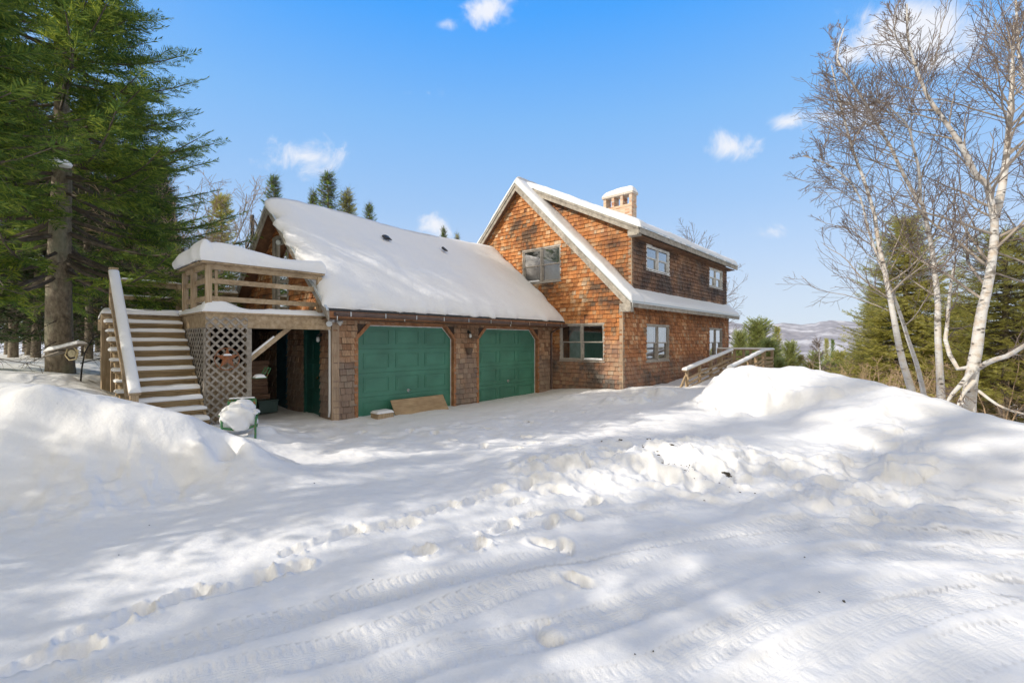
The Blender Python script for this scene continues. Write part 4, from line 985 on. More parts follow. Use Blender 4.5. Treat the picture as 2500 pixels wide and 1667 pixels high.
# conduit / drain pipe, lamps ------------------------------------
mb=MB(); X0=GX-.07
mb.tube([(X0,GY+.02,.22),(X0+.01,GY+.01,.35),(X0+.015,GY+.02,2.0),(X0-.02,GY+.02,2.12),(X0-.12,GY+.02,2.2),(X0-.3,GY+.05,2.235),(X0-.9,GY+.1,2.20),(X0-1.9,GY+.25,2.12)],.024,10)
mb.build('white_pipe',M['pvc'],house,smooth=True)
def flood(c,d,par=house,nm='floodlight'):
    mb=MB(); c=Vector(c);d=Vector(d).normalized()
    up=d.orthogonal().normalized(); b=d.cross(up)
    k=0; pr=[(.02,-.07),(.035,-.06),(.05,-.02),(.062,.02),(.062,.03),(.05,.028)]
    n=12
    for r_,h_ in pr:
        for j in range(n):
            a=2*math.pi*j/n; mb.v.append(tuple(c+d*h_+up*(r_*math.cos(a))+b*(r_*math.sin(a))))
    for i in range(len(pr)-1):
        for j in range(n): mb.f.append([i*n+j,i*n+(j+1)%n,(i+1)*n+(j+1)%n,(i+1)*n+j])
    mb.f.append(list(range(n))[::-1]); mb.f.append([(len(pr)-1)*n+j for j in range(n)])
    o=mb.build(nm,M['clearbulb'],par,smooth=True); return o
flood((GX-.12,GY-.10,2.17),(-.5,-.8,-.25)); flood((GX+.10,GY-.14,2.19),(.7,-.6,-.5))
mb=MB(); mb.box(GX-.08,GY-.06,2.2,GX+.08,GY-.03,2.28); mb.tube([(GX-.03,GY-.05,2.24),(GX-.10,GY-.06,2.2)],.012,6); mb.tube([(GX+.03,GY-.05,2.24),(GX+.07,GY-.1,2.22)],.012,6); mb.build('lamp_bracket',M['metal'],house)
flood((GX-.13,11.70,4.22),(-.7,-.5,-.2))
def walllamp(c,N_):
    c=Vector(c);N_=Vector(N_); mb=MB(); ax='y' if abs(N_.y)>.5 else 'x'
    s=N_.y+N_.x; mb.lathe(c,[(.05,0),(.05,s*.015),(.02,s*.02),(.018,s*.07)],12,ax); mb.tube([c+N_*.07,c+N_*.08+Vector((0,0,-.05))],.028,10)
    l=mb.build('wall_lamp',M['black'],house)
    m2=MB(); m2.lathe(c+N_*.08+Vector((0,0,-.13)),[(.02,-.03),(.035,-.01),(.038,.03),(.03,.075)],12); m2.build('lamp_glass',M['clearbulb'],l,smooth=True)
walllamp((8.37,GY-.02,2.06),(0,-1,0)); walllamp((GX-.02,9.66,1.95),(-1,0,0))
mb=MB(); mb.lathe((8.34,GY-.09,1.58),[(.03,-.14),(.07,-.1),(.10,-.02),(.11,.04),(.10,.05)],12); mb.build('wall_basket',plain('brown_wicker',(.13,.09,.065),.9,0,60,.6),house)
# downpipe at the inner corner
mb=MB(); mb.tube([(XM-.16,GY-.06,.25),(XM-.16,GY-.06,2.1),(XM-.16,EG-.05,2.33)],.03,8); mb.build('downpipe',M['gutter'],house)
# meter / lamp at the far corner of the side wall
mb=MB(); mb.box(XE+.02,YS+.02,1.9,XE+.12,YS+.14,2.06); mb.lathe((XE+.16,YS-.0,1.98),[(.06,-.03),(.07,.0),(.0,.06)],10); mb.build('wall_lamp',M['black'],house)
for (x,y,z,l) in((11.99,EY-.05,rt(EY)-.02,.22),(12.02,EY-.05,rt(EY)-.02,.12),(12.1,EY-.05,rt(EY)-.02,.07),(12.5,6.18,dt(6.25)-.02,.1),(12.62,6.18,dt(6.25)-.02,.06),(4.33,EG-.12,gtp(EG)-.12,.12),(5.9,EG-.12,gtp(EG)-.13,.06),(9.4,EG-.12,gtp(EG)-.15,.07)):
    mb=MB(); mb.tube([(x,y,z),(x,y,z-l*.5),(x,y,z-l)],.011,7,.001); mb.build('icicle',M['clearbulb'],house,smooth=True)
# snow packed at the inner corner where garage meets house
# ================================================================ DECK AND STAIRS
deck=thing('wooden_deck','raised wooden deck with lattice skirt and snow loaded railing beside the garage','deck')
DZ=2.30; XL=2.26
def part(mb,name,mat,par=deck,**k): return mb.build(name,mat,par,**k)
# floor boards
mb=MB(); y=GY+.01
while y<10.75: mb.box(XL+.01,y,DZ-.04,4.50,y+.135,DZ); y+=.142
while y<13.9: mb.box(1.12 if y<10.95 else 1.36,y,DZ-.04,4.50,y+.135,DZ); y+=.142
part(mb,'deck_boards',M['deck'])
mb=MB(); mb.box(XL,GY-.03,DZ-.26,4.50,GY+.008,DZ-.012); mb.box(XL-.0,GY+.008,DZ-.26,XL+.035,10.76,DZ-.012); mb.box(1.12,10.76,DZ-.26,XL,10.80,DZ-.05); mb.box(1.10,10.80,DZ-.26,1.135,11.05,DZ-.012); mb.box(1.34,11.05,DZ-.26,1.375,13.9,DZ-.012)
mb.box(XL-.04,GY-.06,DZ-.012,4.50,GY+.01,DZ+.02); mb.box(XL-.04,GY+.01,DZ-.012,XL+.01,10.76,DZ+.02)
part(mb,'rim_joist',M['deck'],bevel=.004)
mb=MB()
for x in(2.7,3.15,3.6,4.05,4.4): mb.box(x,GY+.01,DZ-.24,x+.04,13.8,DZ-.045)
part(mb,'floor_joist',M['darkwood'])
# support posts
def post(x,y,z0,z1,w=.09,name='post',mat='deckv',d=None):
    mb=MB(); d=d or w; mb.box(x-w/2,y-d/2,z0,x+w/2,y+d/2,z1); return part(mb,name,M[mat],bevel=.005)
post(2.95,GY+.06,.2,DZ-.262,.075,'support_post'); post(XL+.05,GY+.06,.25,DZ-.262,.08,'support_post'); post(1.18,10.95,.5,DZ-.262,.16,'support_post'); post(XL+.06,10.7,.3,DZ-.262,.09,'support_post')
post(1.44,13.8,.9,DZ-.262,.12,'support_post')
mb=MB(); mb.bar((2.97,GY+.03,1.46),(3.72,GY+.03,2.10),.04,.085,(1,0,-1)); part(mb,'diagonal_brace',M['deck'])
mb=MB(); mb.bar((2.97,GY+.10,1.74),(3.02,GY+.75,2.13),.04,.085,(0,1,-1)); part(mb,'diagonal_brace',M['deck'])
snow_slab('brace_snow',deck,(2.97,GY-.0,1.52),(3.4,GY-.0,1.885),(3.4,GY+.05,1.885),(2.97,GY+.05,1.52),.035,.03,.05,seed=4)
# dark boarded walls closing the space under the deck
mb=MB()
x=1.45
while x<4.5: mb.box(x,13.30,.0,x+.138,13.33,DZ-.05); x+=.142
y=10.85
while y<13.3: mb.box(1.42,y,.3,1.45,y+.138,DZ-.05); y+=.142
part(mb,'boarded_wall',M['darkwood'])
# lattice panels
def lattice(name,O,U,w,h,N,step=.155,sw=.037,holes=()):
    O=Vector(O);U=Vector(U);N=Vector(N);Zv=Vector((0,0,1)); mb=MB()
    for layer,sg in((0,1),(1,-1)):
        c=-h if sg==1 else 0
        cmax=w if sg==1 else w+h
        while c<cmax:
            # strip along direction (1,sg)/sqrt2 ; points u = c + t, v = t (sg=1)  or u=c-t,v=t
            hw=sw/math.sqrt(2)*1.0
            P=[(c-hw,0),(c+hw,0),(c+hw+sg*h,h),(c-hw+sg*h,h)]
            pg=clip(clip(P,-1,0,0),1,0,w)
            if len(pg)>=3:
                n0=.009*layer; k=len(mb.v); m=len(pg)
                mb.v+=[tuple(O+U*a+Zv*b+N*(n0+.0085)) for a,b in pg]+[tuple(O+U*a+Zv*b+N*n0) for a,b in pg]
                mb.f.append([k+i for i in range(m)]); mb.f.append([k+m+i for i in range(m)][::-1])
                mb.f+=[[k+(i+1)%m,k+i,k+m+i,k+m+(i+1)%m] for i in range(m)]
            c+=step
    return part(mb,name,M['lattice'])
lattice('lattice_panel',(XL+.0,GY-.035,.36),(1,0,0),.66,DZ-.07-.36,(0,-1,0))
lattice('lattice_panel',(XL-.003,GY+.02,.36),(0,1,0),1.5,DZ-.26-.36,(-1,0,0))
mb=MB(); mb.box(XL+.06,GY+.14,.3,2.9,GY+.16,1.40); part(mb,'backing_panel',M['deckv'])
mb=MB(); mb.box(2.905,GY-.05,.36,2.985,GY+.02,DZ-.265); mb.box(XL-.02,GY-.02,.36,XL+.02,GY+.02,DZ-.265); part(mb,'lattice_frame',M['lattice'],bevel=.003)
# railing
RTz=3.16
def railpost(x,y,z0=DZ-.2,z1=RTz-.04,w=.09,d=None): return post(x,y,z0,z1,w,'railing_post','deckv',d)
railpost(XL+.06,GY+.02,DZ-.0,w=.10,d=.05); railpost(XL+.185,GY+.06,DZ,w=.045,d=.05); railpost(4.27,GY+.02,DZ,w=.09)
railpost(XL+.02,9.98,DZ,w=.09); railpost(XL+.02,10.60,DZ,w=.09)
mb=MB()
for z in(2.86,2.55): mb.box(XL+.11,GY+.005,z-.045,4.23,GY+.04,z+.045)
for z in(2.86,2.55): mb.box(XL+.03,GY+.06,z-.045,XL+.065,10.6,z+.045)
part(mb,'side_rail',M['deck'],bevel=.004)
mb=MB(); mb.box(XL-.05,GY-.05,RTz-.005,4.36,GY+.12,RTz+.035); mb.box(XL-.07,GY+.12,RTz-.005,XL+.10,10.68,RTz+.035); mb.box(XL+.03,GY+.0,RTz-.10,4.3,GY+.035,RTz-.005); mb.box(XL+.02,GY+.05,RTz-.10,XL+.05,10.6,RTz-.005)
part(mb,'cap_rail',M['deck'],bevel=.005)
snow_slab('rail_snow',deck,(XL-.09,GY-.07,RTz+.035),(4.38,GY-.07,RTz+.035),(4.38,GY+.16,RTz+.035),(XL-.09,GY+.16,RTz+.035),.27,.085,.05,(1,1,1,1),.03,.10,seed=12,wav=.02,tfun=lambda U,V:.26+.07*np.exp(-((U-.45)/.5)**2)-.04*np.clip(U/2.2,0,1)+.03*np.sin(U*3.3),label='thick snow cushion on the front rail')
snow_slab('rail_snow',deck,(XL-.11,GY-.02,RTz+.035),(XL+.13,GY-.02,RTz+.035),(XL+.13,10.72,RTz+.035),(XL-.11,10.72,RTz+.035),.33,.10,.05,(1,1,.5,1),.05,.14,seed=13,wav=.05,tfun=lambda U,V:.36-.13*np.clip((V-.6)/1.1,0,1),label='snow cornice on the left rail')
# deck floor snow
snow_slab('deck_snow',deck,(XL-.05,GY-.05,DZ+.018),(4.52,GY-.05,DZ+.018),(4.52,13.8,DZ+.018),(XL-.05,13.8,DZ+.018),.13,.10,.07,(1,0,1,1),seed=14,wav=.012,nz=.35,tfun=lambda U,V:.10+.12*np.exp(-((U-.25)/.35)**2)*np.exp(-(V/.5)**2))
snow_slab('deck_snow',deck,(1.08,10.73,DZ+.0),(XL-.05,10.73,DZ+.0),(XL-.05,13.8,DZ+.0),(1.34,13.8,DZ+.0),.09,.07,.08,(1,0,1,1),seed=15,wav=.012,nz=.35)
# rear railing
def rail(a,b,zs,posts=True,top=.14,snow=.03):
    a=Vector((*a,0));b=Vector((*b,0)); mb=MB()
    for z in zs: mb.bar(a+Vector((0,0,z)),b+Vector((0,0,z)),.035,.085)
    part(mb,'side_rail',M['deck'],bevel=.004)
    d=(b-a).normalized(); n_=Vector((d.y,-d.x,0))
    m2=MB(); m2.bar(a+Vector((0,0,RTz-.08)),b+Vector((0,0,RTz-.08)),top,.04); m2.bar(a+Vector((0,0,RTz-.145)),b+Vector((0,0,RTz-.145)),.035,.09); part(m2,'cap_rail',M['deck'],bevel=.004)
    q=[a-n_*top/2,b-n_*top/2,b+n_*top/2,a+n_*top/2]; 
    if (q[1]-q[0]).cross(q[3]-q[0]).z<0: q=[q[3],q[2],q[1],q[0]]
    snow_slab('rail_snow',deck,*[(p.x,p.y,RTz-.058) for p in q],snow,.04,.08,seed=int(a.x*10))
    for z in zs:
        q=[a-n_*.02,b-n_*.02,b+n_*.02,a+n_*.02]
        if (q[1]-q[0]).cross(q[3]-q[0]).z<0: q=[q[3],q[2],q[1],q[0]]
        snow_slab('rail_snow',deck,*[(p.x,p.y,z+.043) for p in q],.02,.02,.08,seed=int(z*10),nz=.5)
rail((1.42,12.45),(2.52,12.45),(2.72,2.44)); post(2.55,12.45,DZ,RTz-.1,.09,'railing_post'); post(1.42,12.45,DZ,RTz-.1,.09,'railing_post')
rail((2.55,12.5),(2.9,13.85),(2.75,2.48)); post(2.9,13.85,DZ,RTz-.1,.09,'railing_post')
rail((2.9,13.85),(4.15,13.85),(2.75,2.48),top=.22,snow=.06)
# stairs -----------------------------------------------------------------
SX0,SX1=1.17,2.235; Y0s=10.74; RUN,RISE=.172,.1635
mbt=MB();mbr=MB()
for i in range(1,13):
    z=DZ-RISE*i; y=Y0s-RUN*(i-1)
    t=MB(); t.box(SX0-.03,y-RUN-.035,z-.038,SX1,y,z); tr_=part(t,'tread',M['tread'],bevel=.004)
    mbr.box(SX0+.05,y-RUN+.0,z-RISE+.0,SX1-.01,y-RUN+.022,z-.040)
    z2=z
    snow_slab('tread_snow',tr_,(SX0-.05,y-RUN-.05,z),(SX1-.01,y-RUN-.05,z),(SX1-.01,y-.005,z),(SX0-.05,y-.005,z),.058,.035,.05,(1,1,1,0),.010,.35,seed=40+i,wav=.012)
mbr.box(SX0+.05,Y0s,DZ-RISE-.0,SX1-.01,Y0s+.02,DZ-.05)
part(mbr,'risers',M['tread'])
for x in(SX0+.03,SX1-.03):
    mb=MB(); a=(x,Y0s+.05,DZ-.16);b=(x,Y0s-RUN*12.2,DZ-.16-RISE*12.2); mb.bar(a,b,.04,.22,(0,0,1)); part(mb,'stringer',M['tread'])
for y,zt in((10.3,1.75),(9.75,1.25)):
    mb=MB(); mb.box(SX0-.01,y,.3,SX0+.07,y+.07,zt); part(mb,'support_post',M['deckv'])
hx=1.265
mb=MB(); mb.bar((hx,8.80,1.00),(hx,10.90,3.06),.15,.04,(0,-1,1)); part(mb,'handrail',M['deckv'],bevel=.004)
snow_slab('handrail_snow',deck,(hx-.075,8.79,1.03),(hx+.075,8.79,1.03),(hx+.075,10.88,3.08),(hx-.075,10.88,3.08),.05,.05,.06,(1,1,1,1),.0,.2,up=(0,-.6,.8),seed=61)
post(hx,8.88,.3,1.02,.10,'newel_post'); p_=post(hx-.0,10.90,DZ-.2,3.10,.10,'newel_post')
mb=MB(); mb.box(hx-.065,10.835,3.10,hx+.065,10.965,3.135); part(mb,'post_cap',M['deckv'],bevel=.006)
mb=MB(); mb.bar((hx-.05,9.0,.82),(hx-.05,10.85,2.63),.035,.09); part(mb,'side_rail',M['deck'])
# ================================================================ rusty star
st=thing('barn_star','rusty five pointed metal star inside a ring, hung on the lattice','wall star')
sc_=(2.58,GY-.085,1.50); Rs=.19
mb=MB(); n_=10; pts=[]
for i in range(10):
    r_=Rs if i%2==0 else Rs*.40; a=math.pi/2+math.pi*i/5; pts.append((sc_[0]+r_*math.cos(a),sc_[1],sc_[2]+r_*math.sin(a)))
mb.v=[(sc_[0],sc_[1]-.045,sc_[2])]+pts+[(p[0],p[1]+.012,p[2]) for p in pts]
mb.f=[[0,1+(i+1)%10,1+i][::-1] for i in range(10)]+[[1+i,1+(i+1)%10,11+(i+1)%10,11+i][::-1] for i in range(10)]+[[11+i for i in range(10)]]
mb.build('star',M['star'],st)
mb=MB(); c=sc_
rgp=[(c[0]+Rs*1.02*math.cos(2*math.pi*i/40),c[1]+.01,c[2]-.01+Rs*1.02*math.sin(2*math.pi*i/40)) for i in range(41)]
mb.tube(rgp,.007,6); mb.build('ring',M['star'],st)
snow_slab('snow_cap',st,(c[0]-.07,c[1]-.045,c[2]+.055),(c[0]+.06,c[1]-.045,c[2]+.055),(c[0]+.06,c[1]+.0,c[2]+.055),(c[0]-.07,c[1]+.0,c[2]+.055),.03,.03,.02,seed=3)
# small snowy wire shelf on the lattice post
sh=thing('wire_shelf','small green wire shelf holding a pad of snow, fixed to the lattice post','shelf')
mb=MB(); x0,y0,z0=3.0,GY-.03,1.13
for i in range(5): mb.tube([(x0,y0-.02-i*.035,z0),(x0+.18,y0-.02-i*.035,z0)],.005,5)
for p in([(x0,y0,z0),(x0,y0-.17,z0),(x0+.18,y0-.17,z0),(x0+.18,y0,z0),(x0,y0,z0)],[(x0+.18,y0-.16,z0),(x0+.26,y0-.16,z0+.17),(x0+.22,y0-.16,z0+.19),(x0+.16,y0-.16,z0+.08)],[(x0+.18,y0-.02,z0),(x0+.26,y0-.02,z0+.17),(x0+.22,y0-.02,z0+.19),(x0+.16,y0-.02,z0+.08)],[(x0+.26,y0-.02,z0+.17),(x0+.26,y0-.16,z0+.17)],[(x0+.16,y0-.16,z0+.08),(x0+.16,y0-.02,z0+.08)]): mb.tube(p,.007,6)
mb.build('shelf_frame',M['chair'],sh)
snow_slab('snow_pad',sh,(x0,y0-.17,z0+.006),(x0+.18,y0-.17,z0+.006),(x0+.18,y0,z0+.006),(x0,y0,z0+.006),.06,.06,.03,seed=8)
# ================================================================ lawn chair (origin at the base)
cpos=W(587,1050,7.3); chz=gz(cpos[0],cpos[1])
ch_=thing('lawn_chair','rusty green metal lawn chair heaped with snow in front of the lattice','chair',(cpos[0],cpos[1],.21),R(-22))
# local: front is -Y
mb=MB()
# curved shell backrest: reclined panel, wider at top, scalloped
k=0;nu,nv=10,8
for j in range(nv+1):
    v=j/nv; z=.30+.42*v; y=.20+.14*v; wd=.40+.08*v
    if j==nv: wd*=.90
    for i in range(nu+1):
        u=i/nu*2-1; mb.v.append((u*wd/2,y+.035*(1-u*u)-.0,z-(.012 if abs(u)>.9 and j==nv else 0)))
for j in range(nv):
    for i in range(nu): a=j*(nu+1)+i; mb.f.append([a,a+1,a+nu+2,a+nu+1])
bk=mb.build('backrest',M['chair'],ch_,smooth=True); s_=bk.modifiers.new('s','SOLIDIFY'); s_.thickness=.012
mb=MB(); 
for j in range(7):
    v=j/6; y=-.24+.46*v; z=.30-.02*math.sin(v*3.1)-(.03 if j==0 else 0)
    for i in range(nu+1):
        u=i/nu*2-1; mb.v.append((u*.215,y,z-.03*(1-u*u)))
for j in range(6):
    for i in range(nu): a=j*(nu+1)+i; mb.f.append([a,a+1,a+nu+2,a+nu+1])
se=mb.build('seat',M['chair'],ch_,smooth=True); s_=se.modifiers.new('s','SOLIDIFY'); s_.thickness=.014
mb=MB()
for i in range(nu): pass
mb.tube([(-.215,-.245,.275),(-.1,-.25,.245),(.1,-.25,.245),(.215,-.245,.275)],.02,8); mb.build('front_rail',M['chair'],ch_)
for s in(-1,1):
    mb=MB(); mb.tube([(s*.245,-.27,-.08),(s*.25,-.275,.10),(s*.25,-.28,.30),(s*.26,-.25,.42),(s*.27,-.12,.485),(s*.275,.05,.49),(s*.265,.22,.46)],.018,8); mb.build('leg',M['chair'],ch_,smooth=True)
    mb=MB(); mb.tube([(s*.25,.22,.40),(s*.24,.24,.2),(s*.24,.26,-.08)],.015,8); mb.build('leg',M['chair'],ch_,smooth=True)
    mb=MB(); mb.box(s*.245,-.24,.485,s*.305,.10,.505); mb.build('armrest',M['chair'],ch_,bevel=.006)
    mb=MB(); mb.bar((s*.25,-.275,.29),(s*.21,-.24,.27),.03,.03); mb.build('bracket',M['chair'],ch_)
# heap of snow on the seat: lumpy dome spilling to the arms
def blob(name,par,c,r,seed=0,nz=.18,flat=0,mat=None,sq=1.0):
    nu,nv=28,16; V=[];
    for j in range(nv+1):
        th=math.pi*j/nv
        for i in range(nu):
            ph=2*math.pi*i/nu; d=np.array((math.sin(th)*math.cos(ph),math.sin(th)*math.sin(ph),math.cos(th)))
            d=np.sign(d)*np.abs(d)**sq
            k=1+nz*2*float(fbm(d[0]*1.7+seed+d[2],d[1]*1.7-seed+d[2]*.5,3,seed))
            p=np.array(c)+d*np.array(r)*k
            if flat is not None and p[2]<c[2]-r[2]*flat: p[2]=c[2]-r[2]*flat
            V.append(p)
    Fq_=[[j*nu+i,j*nu+(i+1)%nu,(j+1)*nu+(i+1)%nu,(j+1)*nu+i][::-1] for j in range(nv) for i in range(nu)]
    return npmesh(name,V,[np.array(Fq_)],mat or M['snow'],par,smooth=True)
ch_.scale=(.9,.9,.9)
blob('snow_heap',ch_,(0,-.06,.42),(.25,.25,.21),3,.22,.95,sq=.62)
blob('snow_heap',ch_,(-.02,.12,.56),(.21,.15,.14),5,.24,1.2)
blob('snow_heap',ch_,(.235,-.08,.50),(.07,.20,.05),7,.12,.3)
blob('snow_heap',ch_,(-.235,-.06,.50),(.08,.21,.06),8,.12,.3)
snow_slab('snow_cap',ch_,(-.21,.335,.715),(.20,.335,.715),(.20,.375,.715),(-.21,.375,.715),.02,.015,.05,seed=2)
# ================================================================ leaning boards by the garage door
b1_=thing('leaning_board','wide pale plywood board leaning on the left garage door, foot buried in snow','board')
mb=MB(); A_=Vector((5.86,8.84,.10));B_=Vector((7.42,8.86,.10)); upv=Vector((.05,.30,.34))
k=0; n2=Vector((0,-.74,.66))*.022
pts=[A_-upv*.4,B_-upv*.4,B_+upv,A_+upv]; mb.v=[tuple(p) for p in pts]+[tuple(p-n2) for p in pts]; mb.f=[[0,1,2,3],[7,6,5,4],[0,4,5,1],[1,5,6,2],[2,6,7,3],[3,7,4,0]]
mb.build('board',M['newwood'],b1_,bevel=.003)
b2_=thing('wooden_crate','small snow filled wooden box half buried beside the leaning board','box')
cx_,cy_=5.50,8.86
mb=MB()
for (a,b,c2,d) in((-.16,-.14,.2,-.12),(-.16,.12,.2,.14),(-.18,-.14,-.16,.14),(.2,-.14,.22,.14)): mb.box(cx_+a,cy_+b,-.02,cx_+c2,cy_+d,.24)
mb.build('sides',M['deckv'],b2_,bevel=.003)
snow_slab('snow_fill',b2_,(cx_-.19,cy_-.15,.235),(cx_+.23,cy_-.15,.235),(cx_+.23,cy_+.15,.235),(cx_-.19,cy_+.15,.235),.05,.06,.04,seed=4)
# ================================================================ things stored under the deck
rg=random.Random(12)
zf=.24
for i in range(9):
    lab='split firewood log, part of the stack under the deck'
    x=3.75+rg.uniform(-.06,.06); y=11.3+rg.uniform(-.05,.05); z=zf+.30+i*.095; L=.62 if i<5 else .48
    mb=MB(); a=Vector((x-L/2,y+.02*rg.uniform(-1,1),z)); b=Vector((x+L/2,y+rg.uniform(-.05,.05),z+rg.uniform(-.01,.02)))
    k=5; mb.tube([a,(a+b)/2+Vector((0,rg.uniform(-.01,.01),0)),b],.055,k)
    o=mb.build('firewood_log',M['log']); tag(o,lab,'firewood',group='firewood stacked under the deck')
for i in range(6):
    x=3.35+.13*(i%3)+rg.uniform(-.01,.01); y=11.6; z=zf+.06+.115*(i//3); mb=MB(); mb.tube([(x,y-.22,z),(x+.01,y+.2,z)],.058,7)
    o=mb.build('firewood_log',M['log']); tag(o,'firewood log lying end on at the foot of the pile under the deck','firewood',group='loose logs on the floor under the deck')
mb=MB(); mb.box(3.72,10.95,zf-.05,4.12,11.2,zf+.2); mb.box(3.70,10.93,zf+.2,4.14,11.22,zf+.235)
o=mb.build('storage_box',plain('dark_teal_plastic',(.05,.10,.10),.5),bevel=.01); tag(o,'dark teal plastic storage box at the foot of the firewood','box')
bk_=thing('metal_bucket','small dark metal bucket beside the teal box under the deck','bucket',(3.5,10.95,zf))
mb=MB(); mb.lathe((0,0,0),[(.07,0),(.09,.2),(.083,.2),(.065,.01)],16); mb.build('body',M['metal'],bk_); mb=MB(); mb.tube([(-.09,0,.2),(-.07,0,.27),(0,0,.3),(.07,0,.27),(.09,0,.2)],.004,5); mb.build('handle',M['metal'],bk_)
cv=thing('covered_heap','dark tarpaulin heap behind the firewood under the deck','heap')
blob('tarpaulin',cv,(3.3,12.0,.65),(.42,.4,.42),12,.25,1,mat=M['black'])
# ================================================================ ramp
rp=thing('entry_ramp','wooden access ramp with snowy handrails along the brown side wall','ramp')
def rpart(mb,name,mat='deck',**k): return mb.build(name,M[mat],rp,**k)
def rline(x): return .935+ (x-13.95)*.1165      # rail top height along the left rail
def rbar(nm,a,b,w,h,mat='deck'): mb=MB(); mb.bar(a,b,w,h); return rpart(mb,nm,mat,bevel=.004)
yl,yr=5.4,4.3
LX0,LX1=18.3,19.6
zr0,zr1=.93,1.45
rl=lambda x,x0,x1=LX0: zr0+(zr1-zr0)*(x-x0)/(x1-x0)
# left rail
xs0=13.95; xr0=14.6
for (yy,x0) in((yl,xs0),(yr,xr0)):
    rbar('handrail',(x0-.15,yy,rl(x0-.15,xs0)),(LX0,yy,zr1),.14,.04)
    snow_slab('rail_snow',rp,(x0-.17,yy-.08,rl(x0-.17,xs0)+.02),(LX0+.05,yy-.08,zr1+.02),(LX0+.05,yy+.08,zr1+.02),(x0-.17,yy+.08,rl(x0-.17,xs0)+.02),.075,.06,.07,(1,1,1,1),.01,.2,seed=int(yy*10),wav=.01)
    for dz in(.27,.42,.57): rbar('side_rail',(x0-.0,yy-.05,rl(x0,xs0)-dz),(LX0,yy-.05,zr1-dz),.03,.075)
    for i in range(5):
        x=x0+.05+(LX0-x0-.1)*i/4; mb=MB(); mb.box(x-.045,yy-.035,-.1,x+.045,yy+.045,rl(x,xs0)-.02); rpart(mb,'post','deckv',bevel=.004)
mb=MB(); mb.bar((xs0-.45,yl+.05,.28),(xs0,yl+.03,.72),.04,.09); rpart(mb,'brace')
mb=MB(); k=0
P_=[(xs0,yr,.18),(LX0,yr,zr1-.9),(LX0,yl,zr1-.9),(xs0,yl,.18)]
mb.v=P_+[(a,b,c-.05) for a,b,c in P_]; mb.f=[[0,1,2,3],[7,6,5,4],[0,4,5,1],[1,5,6,2],[2,6,7,3],[3,7,4,0]]
mb.box(LX0,yr,zr1-.95,LX1,YS-.05,zr1-.9); rpart(mb,'ramp_floor')
snow_slab('ramp_snow',rp,(xs0,yr,.185),(LX0,yr,zr1-.895),(LX0,yl,zr1-.895),(xs0,yl,.185),.22,.1,.15,seed=3)
snow_slab('ramp_snow',rp,(LX0,yr,zr1-.9),(LX1,yr,zr1-.9),(LX1,YS-.05,zr1-.9),(LX0,YS-.05,zr1-.9),.2,.1,.15,seed=5)
rbar('handrail',(LX0,yr,zr1),(LX1,yr,zr1+.02),.14,.04)
rbar('handrail',(LX1,yr,zr1+.02),(LX1,YS-.3,zr1+.03),.14,.04)
snow_slab('rail_snow',rp,(LX1-.08,yr-.08,zr1+.045),(LX1+.08,yr-.08,zr1+.045),(LX1+.08,YS-.3,zr1+.05),(LX1-.08,YS-.3,zr1+.05),.06,.06,.08,seed=6)
snow_slab('rail_snow',rp,(LX0-.05,yr-.08,zr1+.025),(LX1+.06,yr-.08,zr1+.042),(LX1+.06,yr+.08,zr1+.042),(LX0-.05,yr+.08,zr1+.025),.06,.06,.08,seed=7)
for dz in(.27,.42,.57,.72):
    rbar('side_rail',(LX1,yr,zr1-dz),(LX1,YS-.3,zr1-dz),.03,.085); rbar('side_rail',(LX0,yr-.03,zr1-dz),(LX1,yr-.03,zr1-dz),.03,.075)
for (x,y) in((LX1,yr),(LX1,yr+.75),(LX1,yr+1.35),(LX1,YS-.35),(LX0+.1,yr),(LX1-.0,yr+1.0)):
    mb=MB(); mb.box(x-.045,y-.045,-.4,x+.045,y+.045,zr1); rpart(mb,'post','deckv',bevel=.004)
# ================================================================ little debris on the ploughed berm
dl=MB(); rg=random.Random(4)
spots=[(1670,1166,10,.045),(1510,1102,3,.03)]
for i in range(60):
    px=rg.gauss(1672,60); py=1148+ (px-1672)*.26+rg.gauss(0,7)
    p=G(px,py,.15); z=gz(p[0],p[1]); p=(p[0],p[1],z)
    s=rg.choice((.006,.008,.011,.018)); 
    c0=Vector(p); a=rg.random()*3; dl.bar(c0-Vector((math.cos(a),math.sin(a),0))*s,c0+Vector((math.cos(a),math.sin(a),.3))*s,s,s*.6)
for (px,py,s) in((1772,1168,.05),(1780,1172,.035),(1513,1104,.03),(1640,1130,.03),(1608,1128,.03),(1291,1030,.02),(2059,1456,.012),(1964,1348,.007),(1720,1205,.012),(1842,1200,.012),(1550,1568,.005),(1594,1558,.006),(2000,1432,.006),(910,1392,.005),(768,1180,.008),(365,1260,.006),(290,1333,.005),(140,1171,.006)):
    p=G(px,py,.14); c0=Vector((p[0],p[1],gz(p[0],p[1])+.004))
    for j in range(5): a=rg.random()*3; o_=Vector((rg.uniform(-1,1),rg.uniform(-1,1),rg.uniform(-.1,.3)))*s*.6; dl.bar(c0+o_-Vector((math.cos(a),math.sin(a),0))*s*.6,c0+o_+Vector((math.cos(a),math.sin(a),.2))*s*.6,s*.4,s*.3)
o=dl.build('bark_litter',plain('dirt_bits',(.06,.05,.035),.9)); tag(o,'scattered bark bits and dirt on the ploughed snow','litter',kind='stuff')
SHW=1.0
